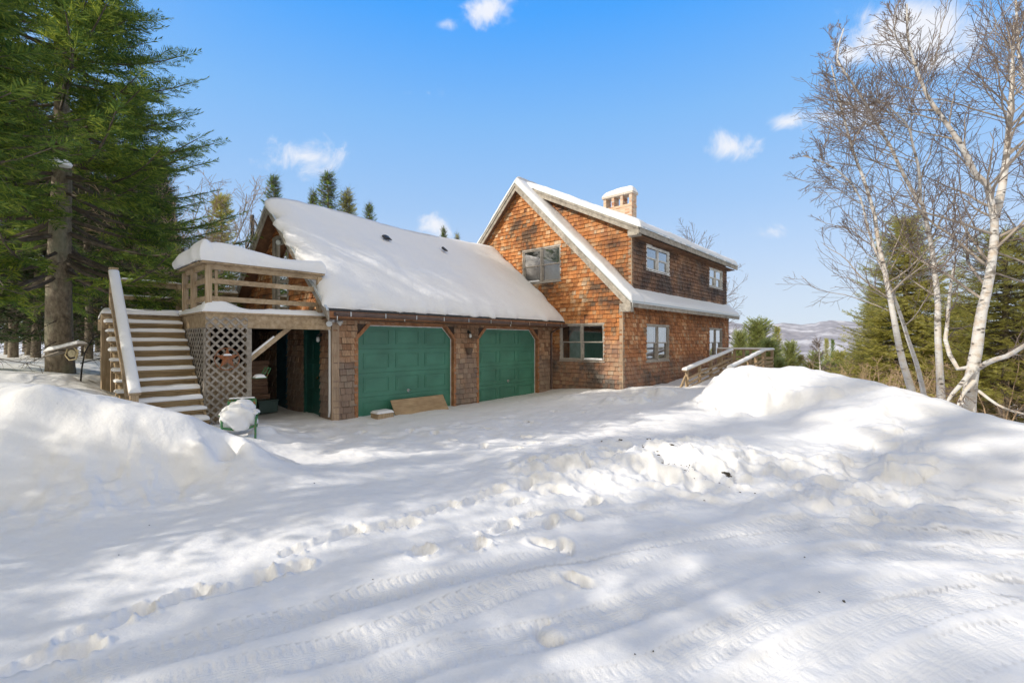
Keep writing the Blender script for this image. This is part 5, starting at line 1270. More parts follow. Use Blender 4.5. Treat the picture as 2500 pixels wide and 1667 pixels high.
SHADE=[(-5.2,4.6,'d',.60),(-7.5,7.2,'d',.72),(-9.5,9.8,'d',.95),(-9.0,3.6,'d',.85),(-13,8.0,'d',1.1),(-7,-1.5,'d',.8),(-5.0,8.2,'d',.58),(-3.9,7.0,'d',.48),(-6.6,9.7,'b',.62),
 (-17,10.5,'d',1.42),(-19,14,'d',1.5),(-11,.4,'d',1.0),(-3.8,16.6,'d',1.0),(-3.4,20,'b',1.2),(-20,9,'d',1.5),(-16.5,10.4,'g',.98),(-19.5,13.8,'g',1.1),(-21,9.5,'g',1.05)]
# ================================================================ VEGETATION
def tubes_np(P,Rd,k):
    """P (M,N,3), Rd (M,N) -> verts, quads"""
    M_,N_,_=P.shape
    T=np.gradient(P,axis=1); T/=np.linalg.norm(T,axis=2,keepdims=True)+1e-9
    ref=np.where(np.abs(T[:,:1,2:3])>.85,np.array([[[1.,0,0]]]),np.array([[[0,0,1.]]]))
    A=np.cross(T,np.broadcast_to(ref,T.shape)); A/=np.linalg.norm(A,axis=2,keepdims=True)+1e-9; B=np.cross(T,A)
    an=np.arange(k)*2*np.pi/k
    V=P[:,:,None,:]+Rd[:,:,None,None]*(A[:,:,None,:]*np.cos(an)[None,None,:,None]+B[:,:,None,:]*np.sin(an)[None,None,:,None])
    I=np.arange(M_*N_*k).reshape(M_,N_,k); J=np.roll(I,-1,axis=2)
    Fq=np.stack([I[:,:-1],J[:,:-1],J[:,1:],I[:,1:]],-1).reshape(-1,4)
    return V.reshape(-1,3),Fq
def merge(parts):
    V=[];Fq=[];o=0
    for v,f in parts:
        V.append(v);Fq.append(f+o);o+=len(v)
    return np.vstack(V),np.vstack(Fq)
def resample(pts,n):
    pts=np.asarray(pts,float); s=spl(pts,8) if len(pts)>2 else pts
    d=np.concatenate([[0],np.cumsum(np.linalg.norm(np.diff(s,axis=0),axis=1))]); t=np.linspace(0,d[-1],n)
    return np.stack([np.interp(t,d,s[:,i]) for i in range(3)],1)
def unit(v): return v/(np.linalg.norm(v,axis=-1,keepdims=True)+1e-9)
def grow(P,Rd,c,rg,ang=(35,60),lf=(.35,.6),absL=None,up=.3,wob=.12,n=6,t0=.2,t1=.97,rf=.5,tip=.25,bias=None,tp=1.0):
    """children of all parent polylines; returns (P,Rd)"""
    M_,N_,_=P.shape
    t=t0+(t1-t0)*((np.arange(c)[None,:]+rg.random((M_,c)))/c)
    x=t*(N_-1); i0=np.minimum(x.astype(int),N_-2); f=(x-i0)[...,None]
    m=np.arange(M_)[:,None]
    base=P[m,i0]*(1-f)+P[m,i0+1]*f; tan=unit(P[m,i0+1]-P[m,i0]); rb=Rd[m,i0]*(1-f[...,0])+Rd[m,i0+1]*f[...,0]
    L=np.linalg.norm(np.diff(P,axis=1),axis=2).sum(1)[:,None]
    rnd=unit(rg.normal(size=(M_,c,3))); 
    if bias is not None: rnd=unit(rnd+np.array(bias))
    perp=unit(rnd-tan*(rnd*tan).sum(-1,keepdims=True))
    a=np.radians(rg.uniform(ang[0],ang[1],(M_,c)))[...,None]
    d=unit(tan*np.cos(a)+perp*np.sin(a))
    ln=(L*rg.uniform(lf[0],lf[1],(M_,c))*(1.1-.75*t**tp)) if absL is None else rg.uniform(absL[0],absL[1],(M_,c))*(1.08-.8*t**tp)
    pts=[base]; cur=base; step=ln[...,None]/(n-1)
    for k in range(1,n):
        d=unit(d+rg.normal(size=d.shape)*wob+np.array((0,0,up/(n-1))))
        cur=cur+d*step; pts.append(cur)
    Pc=np.stack(pts,2).reshape(-1,n,3)
    r0=(rb*rf).reshape(-1,1); Rc=r0*np.linspace(1,tip,n)[None]
    return Pc,Rc
SPR=[]
def mk_spray(seed,n=8,wd=.046):
    rg=np.random.default_rng(seed); V=[]
    def dia(a,b,w,roll):
        a=np.array(a);b=np.array(b);d=b-a;L=np.linalg.norm(d);d/=L; s=np.cross((0,0,1),d); s/=np.linalg.norm(s); u=np.cross(d,s)
        s=s*math.cos(roll)+u*math.sin(roll); mid=a+d*L*.42
        V.extend([a,mid+s*w/2,b,mid-s*w/2])
    dia((0,0,0),(1,0,-.02),wd*1.3,0.5)
    for i in range(n):
        t=.08+.8*i/n
        for s in(-1,1):
            tt=t+rg.uniform(-.03,.03); L=(.50-.36*tt)*rg.uniform(.8,1.15); a=math.radians(rg.uniform(38,55))
            z=rg.uniform(-.10,.08); dia((tt,0,0),(tt+L*math.cos(a),s*L*math.sin(a),z),wd*rg.uniform(.9,1.3),rg.uniform(-.7,.7))
    return np.array(V)
SPR=[mk_spray(i) for i in range(4)]; SPRF=[mk_spray(20+i,4,.09) for i in range(4)]
def stamp(base,dirv,nrm,scale,tmpl,rg):
    """orient template x->dirv, z->nrm"""
    d=unit(dirv); y=unit(np.cross(nrm,d)); z=np.cross(d,y)
    roll=rg.uniform(-.6,.6,len(d))[:,None]; y2=y*np.cos(roll)+z*np.sin(roll); z2=-y*np.sin(roll)+z*np.cos(roll)
    idx=rg.integers(0,len(tmpl),len(d)); out=[]
    for k,T in enumerate(tmpl):
        m=idx==k
        if not m.any(): continue
        b=base[m];s=scale[m][:,None,None]
        v=b[:,None]+s*(T[None,:,0:1]*d[m][:,None]+T[None,:,1:2]*y2[m][:,None]+T[None,:,2:3]*z2[m][:,None])
        out.append(v.reshape(-1,3))
    return np.vstack(out)
def spruce_data(H,Rm,seed,base=.12,ds=.30,nb=6,step=.10,spray=.30,fine=True,dead=0,droop=.22,tr=None,shape=.85,topr=0,needlefrom=.22):
    rg=np.random.default_rng(seed)
    zs=[];z=base*H
    while z<H*.985: zs.append(z); z+=ds*(1-.55*z/H)*rg.uniform(.8,1.2)
    Bp=[];Bl=[]
    for z in zs:
        f=1-z/H; a0=rg.random()*6.28
        for i in range(nb+(1 if rg.random()<.5 else 0)):
            a=a0+6.283*i/nb+rg.uniform(-.35,.35); L=(Rm*f**shape+.10+topr*.1)*rg.uniform(.72,1.12)
            if rg.random()<.08: L*=1.15
            zz=z+rg.uniform(-.12,.12)*ds*3
            s=np.linspace(0,1,7); up=(.55-.9*f)   # upper branches rise, lower droop
            dz=L*(up*s*.6-droop*f*np.sin(s*2.4)+.16*s**2.2)
            a_=a+.12*s*rg.normal()
            Bp.append(np.stack([L*s*np.cos(a_),L*s*np.sin(a_),zz+dz],1)); Bl.append(L)
    Bp=np.array(Bp);Bl=np.array(Bl)
    r0=tr or H*.0135
    brR=(.010+.011*Bl)[:,None]*np.linspace(1,.25,7)[None]
    parts=[tubes_np(Bp,brR,4 if fine else 3)]
    # trunk
    tz=np.linspace(-.6,H,14); tp=np.stack([.03*np.sin(tz*.9+seed),.03*np.cos(tz*.7),tz],1)[None]; trR=(r0*(1-np.clip(tz,0,H)/H)**.85+.012)[None]; trR[0,0]*=1.25
    trunk=tubes_np(tp,trR,14 if fine else 7)
    # secondary sprays
    bb=[];dd=[];sc_=[]
    for P,L in zip(Bp,Bl):
        n=max(3,int(L*(1-needlefrom)/step)); s=np.linspace(needlefrom,1,n)+rg.uniform(-.02,.02,n); s=np.clip(s,0,1)
        x=s*6; i0=np.minimum(x.astype(int),5); f=(x-i0)[:,None]; p=P[i0]*(1-f)+P[i0+1]*f; t=unit(P[i0+1]-P[i0])
        side=unit(np.cross(t,np.broadcast_to((0,0,1.),t.shape)))
        for sg in(-1,1):
            a=np.radians(rg.uniform(40,68,n))[:,None]; d=t*np.cos(a)+side*sg*np.sin(a)+np.array((0,0,1.))*rg.uniform(-.38,.12,n)[:,None]
            l=spray*(1.25-.75*s)*(.55+.45*min(1,L/1.2))*rg.uniform(.7,1.25,n)
            keep=rg.random(n)>.07
            bb.append(p[keep]);dd.append(d[keep]);sc_.append(l[keep])
            if fine and L>1.0:   # longer laterals carrying second-order sprays
                q_=p+d*l[:,None]*.75; k2=keep&(s<.85)
                bb.append(q_[k2]); dd.append((d+t*.6+rg.normal(size=d.shape)*.25)[k2]); sc_.append(l[k2]*.8)
        bb.append(P[-1:]-t[-1:]*.05);dd.append(t[-1:]);sc_.append(np.array([spray*.9]))
    # leader
    bb.append(np.array([[0,0,H-.25],[0,0,H-.12]]));dd.append(np.array([[0.02,0,1.],[0,.02,1.]]));sc_.append(np.array([.3,.25]))
    bb=np.vstack(bb);dd=np.vstack(dd);sc_=np.concatenate(sc_)
    V=stamp(bb,dd,unit(np.array((0,0,1.))+rg.normal(size=dd.shape)*.25),sc_,SPR if fine else SPRF,rg)
    leaf=(V,np.arange(len(V)).reshape(-1,4))
    if dead:
        ml=[]
        sel=Bp[rg.random(len(Bp))<dead]
        s2=grow(sel,np.full((len(sel),7),.012),10,rg,(30,70),absL=(.35,.9),up=-.1,wob=.2,n=5,t0=.05,t1=.75,rf=.55)
        s3=grow(*s2,4,rg,(30,60),(.3,.55),up=-.05,wob=.2,n=4,t0=.2,rf=.6)
        parts+=[tubes_np(*s2,3),tubes_np(*s3,3)]
        # bare broken stubs below the crown
        z=np.linspace(base*H*.25,base*H*1.2,26); a=rg.random(26)*6.28; L=rg.uniform(.5,2.0,26)*min(1.,Rm/2.8)
        s=np.linspace(0,1,7)[None]; st_=np.stack([L[:,None]*s*np.cos(a)[:,None],L[:,None]*s*np.sin(a)[:,None],z[:,None]-L[:,None]*.25*s**1.3],2)
        parts.append(tubes_np(st_,.014*np.linspace(1,.3,7)[None].repeat(26,0),3)); parts.append(tubes_np(*grow(st_,np.full((26,7),.010),7,rg,(30,60),(.2,.4),up=-.1,wob=.2,n=4,t0=.3),3))
    return trunk,merge(parts),leaf
PROTO={}
def spruce(loc,label,data=None,leafmat='spruce',group=None,cat='tree',rz=0,s=1.0,sxy=None,name='spruce_tree',barkmat='bark',key=None,brmat='bough'):
    t=thing(name,label,cat,loc,rz,group); t.scale=(sxy or s,sxy or s,s)
    if key is not None and key in PROTO:
        for m in PROTO[key]:
            for nm,me in m: o=bpy.data.objects.new(nm,me); link(o,t)
        return t
    trunk,br,leaf=data
    a=npmesh('trunk',trunk[0],[trunk[1]],M[barkmat],t,smooth=True); b=npmesh('branches',br[0],[br[1]],M[brmat],t,smooth=True); c=npmesh('crown',leaf[0],[leaf[1]],M[leafmat],t)
    if key is not None: PROTO[key]=[[(o.name.split('.')[0],o.data) for o in(a,b,c)]]
    return t
# --- big left spruce ------------------------------------------------------------
p=W(148,915,10.2)
big=spruce((p[0],p[1],.95),'huge old spruce with a thick lichen spotted trunk left of the stairs',spruce_data(11.0,4.4,3,base=.22,ds=.38,nb=5,step=.09,spray=.56,dead=.3,tr=.245,droop=.24,shape=.70,needlefrom=.34))
sb=[]
for (px,py,t,r) in((138,398,8.3,(.20,.14,.10)),(78,633,9,(.08,.05,.03))):
    c=W(px,py,t); blob('branch_snow',big,tuple(c-np.array((p[0],p[1],.95))),r,int(px),.15,.3)
# another one half outside the frame
spruce((-1.35,10.3,1.0),'spruce with bright green drooping boughs at the left frame edge',spruce_data(11.0,2.9,8,base=.30,ds=.30,nb=7,step=.10,spray=.52,dead=.35,tr=.2,shape=.7))
# --- forest behind the stairs: prototypes then copies ---------------------------
f1=spruce_data(12,2.3,21,base=.12,ds=.42,nb=6,step=.15,spray=.42,fine=False,dead=.8,tr=.15,droop=.3)
f2=spruce_data(10.5,1.9,22,base=.28,ds=.42,nb=6,step=.15,spray=.42,fine=False,dead=.9,tr=.13)
f3=spruce_data(7,1.35,23,base=.04,ds=.24,nb=7,step=.10,spray=.40,fine=False,tr=.09)
f5=spruce_data(5,2.0,25,base=.02,ds=.22,nb=8,step=.12,spray=.5,fine=False,tr=.09,droop=-.1,shape=.5,needlefrom=.1)
f6=spruce_data(20,2.3,26,base=.74,ds=.5,nb=5,step=.2,spray=.42,fine=False,tr=.16)
f4=spruce_data(12,2.2,24,base=.22,ds=.75,nb=4,step=.22,spray=.42,fine=False,dead=.3,tr=.13)
first={'a':f1,'b':f2,'c':f3,'d':f4,'g':f6,'e':f5}; keys={'a':'A','b':'B','c':'C'}
def ftree(kind,px,t,label,s=1.0,group=None,z=None,leafmat='spruce',sxy=None):
    q_=W(px,833,t); zz=gz(q_[0],q_[1]) if z is None else z
    return spruce((q_[0],q_[1],zz-.1),label,first[kind],leafmat,group,rz=(px*7.3+t)%6.28,s=s,sxy=sxy,key=kind+leafmat)
gl='dark spruces standing in the woods behind the stairs'
ll='dark spruce in the shadowy woods behind the huge spruce and the stairs'
for i,(px,t,k,s) in enumerate([(-60,14,'a',1.0),(30,17,'b',1.05),(70,21,'a',1.0),(215,16.5,'b',.95),(262,20,'a',.95),(330,15.5,'a',.80),(390,19,'b',.85),(300,26,'a',.9),(20,27,'a',1.05),(120,24,'b',1.1),(180,30,'a',1),(350,31,'b',1.0),(240,34,'a',1.05),(410,27,'a',.75),(60,36,'b',1.1),(-30,33,'a',1.1),(380,36,'a',.9),(310,20,'b',.8),(150,18,'b',.8),(280,24,'b',.9),(205,22,'b',1.0),(425,33,'b',.8),(410,23,'a',.72),(365,17,'a',.62),(350,22,'a',.8),(395,27,'a',.9),(90,17,'a',.9),(170,21,'a',.95)]):
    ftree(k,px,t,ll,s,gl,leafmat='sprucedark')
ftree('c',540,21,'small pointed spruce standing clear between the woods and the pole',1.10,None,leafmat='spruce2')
ftree('c',480,23,'short spruce at the bright edge of the woods beside the tan brush',.82,None)
ftree('c',505,25,'thin spruce just left of the small pointed spruce',.75)
ftree('c',595,26,'low spruce behind the deck railing near the utility pole',.62)
# tips behind the garage roof: (px, top py, depth)
def tipped(k,px,py,t,label,Hn,leafmat='spruce',group=None,sxy=None,zmin=None):
    q_=W(px,833,t); top=CZ+(833-py)/F*t; zb=gz(q_[0],q_[1])-.2; s=(top-zb)/Hn
    return spruce((q_[0],q_[1],zb),label,first[k],leafmat,group,rz=px%6.28,s=s,sxy=sxy or s,key=k+leafmat)
tipped('a',668,428,30,'spruce tip rising just left of the garage ridge end',12,sxy=.9)
tipped('a',800,420,27,'tallest spruce top showing above the garage ridge',12,sxy=1.0)
tipped('b',765,460,33,'thin spruce tip left of the tallest one above the garage ridge',10.5,sxy=.75)
tipped('b',848,460,28,'brownish bare topped spruce above the garage ridge',10.5,'spruce2',sxy=.95)
tipped('a',902,495,34,'short dark spruce tip, rightmost of the cluster over the garage ridge',12,sxy=.8)
tipped('b',1083,552,36,'lone tiny spruce tip over the middle of the garage ridge',10.5,sxy=.6)
tipped('b',1116,568,38,'tiny spruce tip nearest the main gable over the garage ridge',10.5,'spruce2',sxy=.55)
# --- right side conifers ---------------------------------------------------------
def fine_spruce(px,py,t,base_z,Rm,label,seed,leafmat,step=.10,**k):
    q_=W(px,833,t); top=CZ+(833-py)/F*t; H=top-base_z
    return spruce((q_[0],q_[1],base_z),label,spruce_data(H,Rm,seed,ds=.21,nb=7,step=step,spray=.42,dead=.35,tr=.12,**k),leafmat)
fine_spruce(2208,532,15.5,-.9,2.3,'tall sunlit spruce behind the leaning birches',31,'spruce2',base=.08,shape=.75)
fine_spruce(2452,570,12.5,-.5,2.3,'ragged thin spruce behind the big forked birch',32,'spruce2',base=.22,shape=.7,step=.16)
fine_spruce(2350,745,18,-1.2,2.0,'spruce between the straight birch and the forked birch',33,'spruce2',base=.05)
fine_spruce(2560,650,13.5,-.7,2.2,'spruce at the right frame edge with brown lower boughs',35,'spruce2',base=.1)
fine_spruce(2290,790,19,-1.2,2.0,'low green spruce just right of the tall sunlit spruce',37,'spruce2')
fine_spruce(2110,850,17.5,-.8,1.8,'low spreading spruce left of the leaning birches',38,'spruce2')
def mid(k,px,py,t,base,label,wx,leafmat='pine'):
    q_=W(px,833,t); top=CZ+(833-py)/F*t; s=(top-base)/{'a':12,'b':10.5,'c':7,'e':5}[k]
    R0={'a':2.3,'b':1.9,'c':1.35,'e':2.0}[k]
    return spruce((q_[0],q_[1],base),label,first[k],leafmat,None,rz=(px*1.7)%6.28,s=s,sxy=wx/F*t/R0,key=k+leafmat,name='pine_tree' if leafmat=='pine' else 'spruce_tree')
mid('e',1850,784,34,-3.2,'broad bushy pine beyond the ramp landing',62)
mid('e',1806,812,30,-3,'pale pine bush at the house corner beyond the ramp',36)
mid('c',1897,797,36,-3.4,'narrow pointed tree right of the bushy pine',30,'spruce2')
mid('e',1930,838,30,-3.0,'green sloping pine right of the narrow pointed tree',36)
mid('c',1955,866,26,-2.6,'dark small spruce in front of the distant hill',30,'spruce2')
mid('c',2018,826,45,-5,'small distant spruce pair member left of the tall spruce',18,'spruce2')
mid('c',2033,828,44,-5,'distant dark spruce close beside its twin before the hill',14,'spruce')
mid('e',1990,862,28,-2.6,'olive bush like pine above the snow bank crest',34)
mid('e',2050,862,24,-2.2,'olive pine bush nearest the tall sunlit spruce',40,'spruce2')
mid('e',2088,880,20,-1.6,'low olive spruce in front of the tall sunlit spruce',48,'spruce2')
mid('e',1975,888,22,-2,'lowest yellow green spruce bush on the crest',40,'spruce2')
mid('e',1902,878,22,-2,'small pine bush right behind the ramp railing',30)
mid('e',1878,832,27,-2.6,'round topped pine between the ramp railing and the pointed tree',44)
mid('e',1948,898,19,-1.6,'olive bush low over the snow crest before the dark small spruce',52,'spruce2')
mid('e',2030,885,20,-1.8,'olive bush low over the snow crest left of the pink stemmed birch',52)
mid('e',2150,900,16,-1.0,'olive bush directly behind the feet of the leaning birches',60,'spruce2')
mid('a',2130,700,24,-3.0,'dark spruce shoulder left behind the tall sunlit spruce',60,'spruce2')
mid('e',1840,862,23,-2.2,'pale pine bush seen through the ramp end railing',50)
# --- birches ------------------------------------------------------------------------
def birch(name,label,trunks,t,seed,base_r,nl=24,group='white birches leaning over the snow bank',dz=0,absL=(1.4,3.0),extra=()):
    rg=np.random.default_rng(seed)
    t0=W(trunks[0][0][0][0],trunks[0][0][0][1],t); org=np.array((t0[0],t0[1],t0[2]-.4))
    th=thing(name,label,'tree',tuple(org),0,group); 
    Pt=[];Rt=[]
    parts=[]
    for (pl,r0,r1,dt_) in trunks:
        n=len(pl); pts=np.array([W(x,y,t+dt_*i/(n-1)) for i,(x,y) in enumerate(pl)])
        if pl is trunks[0][0]: pts=np.vstack([pts[:1]+np.array((0,0,-.5)),pts])
        P=resample(pts,26)-org; Rr=(r0+(r1-r0)*np.linspace(0,1,26)**.72)
        if pl is trunks[0][0]: Rr[:3]*=np.array((1.25,1.12,1.04))
        parts.append(tubes_np(P[None],Rr[None],12)); Pt.append(P);Rt.append(Rr)
    v,f=merge(parts); npmesh('trunk',v,[f],M['birch'],th,smooth=True)
    P=np.array(Pt);Rr=np.array(Rt)
    L1=grow(P,Rr,nl,rg,(38,70),absL=absL,up=.55,wob=.13,n=9,t0=.30,t1=.97,rf=.42,tip=.25,tp=1.6)
    L1[1][:]=np.clip(L1[1],.006,.028)
    T1=grow(P,Rr*.6,7,rg,(20,45),absL=(.5,1.1),up=.3,wob=.14,n=7,t0=.85,t1=1.0,rf=.6,tp=.1); T1[1][:]=np.clip(T1[1],.004,.014)
    ex=[]
    for (pl,r0) in extra:
        Pe=resample(np.array([W(*q3) for q3 in pl]),9)-org; ex.append((Pe,np.linspace(r0,r0*.45,9)))
    lim=[tubes_np(*L1,5),tubes_np(*T1,4)]
    if ex:
        E_=(np.array([e[0] for e in ex]),np.array([e[1] for e in ex])); v,f=tubes_np(*E_,9); npmesh('low_limb',v,[f],M['birch'],th,smooth=True)
    v,f=merge(lim); npmesh('limbs',v,[f],M['branch'],th,smooth=True)
    tw=[]
    L2=grow(*L1,8,rg,(25,52),(.40,.75),up=.2,wob=.12,n=6,t0=.12,rf=.55,tip=.4); L2[1][:]=np.clip(L2[1],.005,.011); tw.append(tubes_np(*L2,3))
    Lt=grow(*T1,8,rg,(25,50),(.3,.6),up=.2,wob=.14,n=6,t0=.1,rf=.6); Lt[1][:]=np.clip(Lt[1],.005,.009); tw.append(tubes_np(*Lt,3))
    for src,c in((L2,5),(Lt,4)):
        L3=grow(*src,c,rg,(25,48),(.40,.75),up=.12,wob=.16,n=4,t0=.15,rf=.7,tip=.5); L3[1][:]=np.clip(L3[1],.0036,.0055); tw.append(tubes_np(*L3,3))
    if ex:
        e2=grow(*E_,10,rg,(30,60),(.25,.5),up=.2,wob=.16,n=6,t0=.35,rf=.4); e2[1][:]=np.clip(e2[1],.004,.010); tw.append(tubes_np(*e2,3)); e3=grow(*e2,7,rg,(30,55),(.3,.6),up=.1,wob=.16,n=5,rf=.6); e3[1][:]=np.clip(e3[1],.003,.005); tw.append(tubes_np(*e3,3))
    v,f=merge(tw); npmesh('twigs',v,[f],M['twig'],th,smooth=True)
    return th
A1=[(2229,968),(2203,880),(2188,808),(2178,752),(2168,706),(2160,660),(2142,580),(2136,527),(2104,424),(2091,393),(2073,335),(2048,240),(2030,160)]
A2=[(2257,972),(2239,892),(2219,834),(2204,785),(2188,739),(2172,700),(2140,620),(2118,553),(2100,482),(2064,433),(2020,400),(1960,380)]
B1=[(2298,984),(2293,880),(2289,803),(2290,739),(2283,675),(2281,640),(2274,603),(2265,558),(2247,482),(2229,469),(2194,402),(2169,348),(2140,304),(2109,245),(2064,179),(2042,138),(2060,70)]
B2=[(2247,490),(2243,415),(2229,357),(2216,308),(2171,263),(2130,240)]
C1=[(2362,1005),(2374,905),(2386,841),(2393,778),(2408,714),(2420,650),(2425,600),(2430,560),(2426,527),(2408,446),(2377,420),(2354,366),(2296,281),(2265,237),(2230,147),(2216,89),(2214,10)]
C2=[(2428,530),(2444,469),(2457,379),(2466,268),(2471,179),(2475,60)]
birch('birch_tree','slim birch leaning left, leftmost of the white birches on the bank',[(A1,.078,.012,.4)],9.6,51,.08,nl=20,absL=(1.3,3.3))
birch('birch_tree','thinnest birch crossing just behind the leftmost leaning one',[(A2,.055,.010,-.5)],10.1,52,.06,nl=16,absL=(1.2,2.8))
birch('birch_tree','straight slim birch between the leaning pair and the big forked one',[(B1,.078,.012,.3),(B2,.035,.010,-.6)],9.6,53,.08,nl=21,absL=(1.3,3.2))
birch('birch_tree','thickest birch, forked trunk and low limb at the right edge',[(C1,.130,.012,-.3),(C2,.080,.02,.5)],9.1,54,.14,nl=32,absL=(1.4,3.3),
      extra=[([(2384,900,9.05),(2420,880,8.6),(2460,868,8.3),(2500,843,8.0),(2570,800,7.7)],.055),([(2376,895,9.1),(2349,907,9.1),(2325,880,9.3),(2308,828,9.5),(2313,788,9.6),(2318,720,9.6),(2330,640,9.7)],.045),([(2374,905,9.0),(2346,938,8.9),(2322,965,8.8),(2308,990,8.7)],.05),([(2378,945,9),(2440,990,8.7),(2500,1010,8.5),(2560,1020,8.3)],.03),([(2379,930,8.9),(2352,960,8.85),(2335,1000,8.8)],.045)])
# more slender stems behind them, reaching into the frame from the right
birch('birch_tree','birch whose bare crown enters from beyond the right edge',[([(2560,1010),(2560,850),(2550,650),(2540,450),(2520,300),(2490,150),(2480,0)],.11,.02,0)],10.5,57,.1,nl=26,absL=(1.0,2.6))
birch('birch_tree','small distant birch with a pinkish stem above the bank crest',[([(2004,922),(2002,890),(2000,862),(1996,835)],.05,.01,0)],17,58,.05,nl=12,absL=(.4,.9),group=None)
# --- bare brush --------------------------------------------------------------------
def brush(name,label,c,h,rad,n,seed,mat='twigtan',group=None,r0=.02,c2=7,c3=6,cat='bush',tw=1.0):
    rg=np.random.default_rng(seed); th=thing(name,label,cat,tuple(c),0,group)
    a=rg.random(n)*6.28; rr=rad*.5*np.sqrt(rg.random(n)); b=np.stack([rr*np.cos(a),rr*np.sin(a),np.full(n,-.1)],1)
    d=unit(np.stack([np.cos(a)*.35+rg.normal(size=n)*.2,np.sin(a)*.35+rg.normal(size=n)*.2,np.ones(n)],1)); P=[b];cur=b; L=h*rg.uniform(.6,1.1,n)
    for k in range(8): d=unit(d+rg.normal(size=d.shape)*.08); cur=cur+d*(L/8)[:,None]; P.append(cur)
    P=np.stack(P,1); Rr=np.linspace(r0,r0*.2,9)[None].repeat(n,0)
    g1=grow(P,Rr,c2,rg,(30,60),(.25,.5),up=.25,wob=.14,n=6,t0=.2,rf=.5); g1[1][:]=np.clip(g1[1],.004*tw,.01*tw); g2=grow(*g1,c3,rg,(28,55),(.3,.6),up=.1,wob=.15,n=4,rf=.6); g2[1][:]=np.clip(g2[1],.003*tw,.006*tw)
    v,f=tubes_np(P,Rr,5); npmesh('stems',v,[f],M[mat],th,smooth=True); v,f=merge([tubes_np(*g1,3),tubes_np(*g2,3)]); npmesh('twigs',v,[f],M[mat],th,smooth=True)
    return th
def atz(px,t,dz=0): q_=W(px,833,t); return (q_[0],q_[1],gz(q_[0],q_[1])+dz)
brush('bare_tree','tall tan leafless brush lit by the sun behind the deck rail',atz(470,18),6.6,2.6,14,61,r0=.04,c2=16,c3=11,cat='tree',tw=1.9)
brush('bare_tree','tan leafless brush against the sky left of the small pointed spruce',atz(425,20),7.5,2.8,12,62,r0=.045,c2=16,c3=10,cat='tree',tw=2.0)
brush('bare_tree','thin leafless saplings right of the small pointed spruce',atz(590,22),5.8,2.0,8,63,r0=.03,c2=8,c3=6,cat='tree')
brush('bare_tree','leafless tan brush in the woods behind the stairs',atz(330,23),6.5,3,12,64,r0=.035,c2=10,c3=7,cat='tree')
brush('bare_tree','leafless treetops peeking over the back roof of the dormer',(*atz(1702,34)[:2],0),10.9,3.6,12,65,'twig',r0=.07,c2=14,c3=10,cat='tree',tw=3.5)
brush('brush','tangled brown brush under the spruce at the right edge',atz(2470,12.5),2.5,2.8,26,66,r0=.018,c2=10,c3=7)
brush('brush','tangle of bare stems behind the big forked birch',atz(2390,13.5),2.2,2.6,20,67,r0=.016,c2=9,c3=6)
brush('brush','bare twiggy brush at the foot of the leaning birches',atz(2160,12.5),1.4,2.0,14,68,r0=.012,c2=8,c3=6)
brush('brush','brown twigs poking over the snow bank crest before the low pines',atz(2020,15),1.4,2.4,14,69,r0=.012,c2=8,c3=5)
brush('brush','brown twigs over the bank behind the ramp end rail',atz(1905,21),1.6,2.6,14,70,r0=.014,c2=8,c3=5)
# --- little plants near the left bank ---
br=thing('fir_sprig','small fir sprig sticking out of the snow below the huge spruce','plant',tuple(W(76,938,7.9)+np.array((0,0,-.02))))
rg_=np.random.default_rng(5); n=9; ang=np.linspace(-2.6,.6,n); d=np.stack([np.cos(ang),np.sin(ang),np.full(n,.25)],1)
V=stamp(np.zeros((n,3)),d,np.tile((0,0,1.),(n,1)),np.full(n,.28),SPR,rg_); npmesh('foliage',V,[np.arange(len(V)).reshape(-1,4)],M['spruce'],br)
tw=thing('bare_sapling','dark bare sapling with drooping twigs between the huge spruce and the stairs','plant',tuple(W(196,900,8.6)))
P=np.array([[(0,0,-.3),(.02,0,0),(.06,.0,.3),(.16,-.02,.55),(.34,-.04,.70),(.55,-.05,.72)],[(0,0,.1),(.1,0,.14),(.25,0,.18),(.4,0,.2),(.52,0,.3),(.6,0,.45)]])
Rr=np.array([[.016,.015,.013,.011,.008,.004],[.012,.011,.01,.008,.006,.004]]); rg_=np.random.default_rng(9)
g1=grow(P,Rr,12,rg_,(40,80),(.3,.5),up=-.6,wob=.12,n=6,t0=.3,rf=.4); g1[1][:]=np.clip(g1[1],.0025,.005)
v,f=tubes_np(P,Rr,6); npmesh('stems',v,[f],M['black'],tw,smooth=True); v,f=tubes_np(*g1,3); npmesh('twigs',v,[f],M['black'],tw)
# --- hanging feeder with snow roof -------------------------------------------------
fd=thing('bird_feeder','snow capped hanging feeder of round disc and sticks in front of the trunk','feeder',tuple(W(170,862,7.9)))
fd.rotation_euler=(0,0,PHI-R(90))
mb=MB(); mb.bar((-.36,0,.02),(.22,0,.16),.20,.018); mb.bar((-.36,.0,-.05),(-.10,0,.035),.18,.018); mb.build('roof_board',M['lattice'],fd)
snow_slab('snow_cap',fd,(-.36,-.10,.03),(.22,-.10,.17),(.22,.10,.17),(-.36,.10,.03),.08,.07,.04,seed=2,nz=.25)
mb=MB(); mb.lathe((.085,-.06,.0),[(.058,0),(.066,.006),(.066,.02),(.058,.026)],20,'y'); mb.lathe((.085,-.068,.0),[(.03,0),(.034,.006)],16,'y'); mb.lathe((.085,-.074,.0),[(.008,0),(.01,.006)],8,'y'); mb.build('disc',plain('cream_wood',(.52,.46,.30),.7,0,20),fd)
mb=MB(); hx_=[(.085+.115*math.cos(R(60*i+10)),-.05,.115*math.sin(R(60*i+10))-.01) for i in range(6)]
for i in(0,2,3,4,5): mb.bar(hx_[i],hx_[(i+1)%6],.012,.016,(0,1,0))
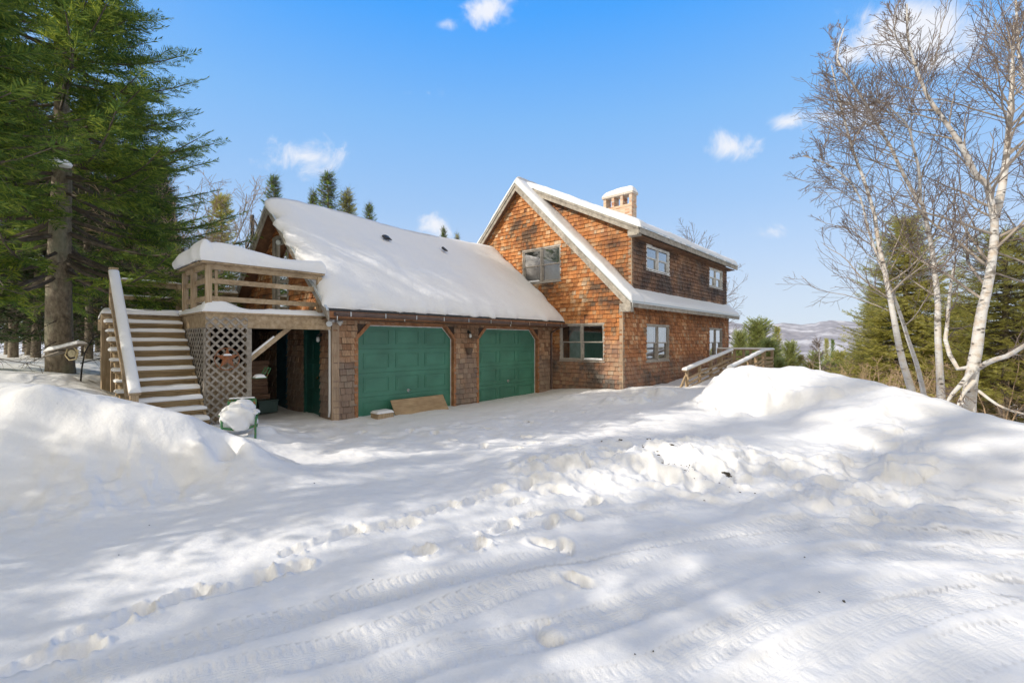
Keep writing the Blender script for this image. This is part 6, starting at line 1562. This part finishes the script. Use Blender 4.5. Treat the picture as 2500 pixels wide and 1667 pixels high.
mb.bar((.16,-.05,.075),(.225,-.05,.035),.012,.018,(0,1,0)); mb.bar((.15,-.05,-.06),(.20,-.05,.06),.012,.016,(0,1,0)); mb.build('stick_frame',plain('peeled_sticks',(.62,.52,.30),.7,0,20),fd)
mb=MB(); mb.tube([(0,0,.12),(.02,.0,.5),(.03,.02,1.2)],.003,5); mb.build('cord',M['black'],fd)
# --- utility pole -------------------------------------------------------------------
pc=atz(616,24); ptop=CZ+(833-525)/F*24
pl=thing('utility_pole','dark utility pole with looping cables behind the garage gable','pole',pc)
mb=MB(); hh=ptop-pc[2]; mb.tube([(0,0,-.5),(0,0,hh)],.12,12,.09); mb.build('post',M['black'],pl,smooth=True)
mb=MB()
rtv=Vector((ss,-cc,0))
def cab(a,b,sag,r=.042,n=14):
    a=Vector(a);b=Vector(b); mb.tube([a.lerp(b,i/n)-Vector((0,0,sag*4*(i/n)*(1-i/n))) for i in range(n+1)],r,5)
cab((0,0,hh-1.6),rtv*-4.5+Vector((0,0,hh-3.3)),.5); cab((0,0,hh-1.75),rtv*-4.5+Vector((0,0,hh-3.6)),.7)
cab((0,0,hh-.25),rtv*.45+Vector((0,0,hh-1.2)),-.25); cab(rtv*.45+Vector((0,0,hh-1.2)),Vector((0,0,hh-3.1)),-.2); cab((0,0,hh-1.0),rtv*-.7+Vector((0,0,hh-2.2)),.2); cab(rtv*-.7+Vector((0,0,hh-2.2)),rtv*-.05+Vector((0,0,hh-2.6)),.15)
mb.build('cable',M['black'],pl)
# --- trees left of the frame that shade the yard ------------------------------------
gs='trees beyond the left edge that dapple the yard'
ls='tree beyond the left frame edge shading the yard'
for i,(x,y,k,s) in enumerate(SHADE):
    spruce((x,y,gz(x,y)-.1),ls,first[k],'spruce',gs,rz=i*1.7,s=s,sxy=s*SHW,key=k+'spruce')
# --- air: faint haze round the whole scene -------------------------------------------
hm=bpy.data.materials.new('haze'); hm.use_nodes=True; hn=hm.node_tree.nodes; hn.clear()
ho=hn.new('ShaderNodeOutputMaterial'); hv=hn.new('ShaderNodeVolumePrincipled'); hv.inputs['Color'].default_value=(.82,.88,.97,1); hv.inputs['Density'].default_value=.00007; hm.node_tree.links.new(hv.outputs[0],ho.inputs['Volume'])
mb=MB(); mb.box(-1100,-2600,-130,3700,1600,330); hz=mb.build('haze',hm); tag(hz,'faint winter haze in the air over yard and valley',kind='stuff')
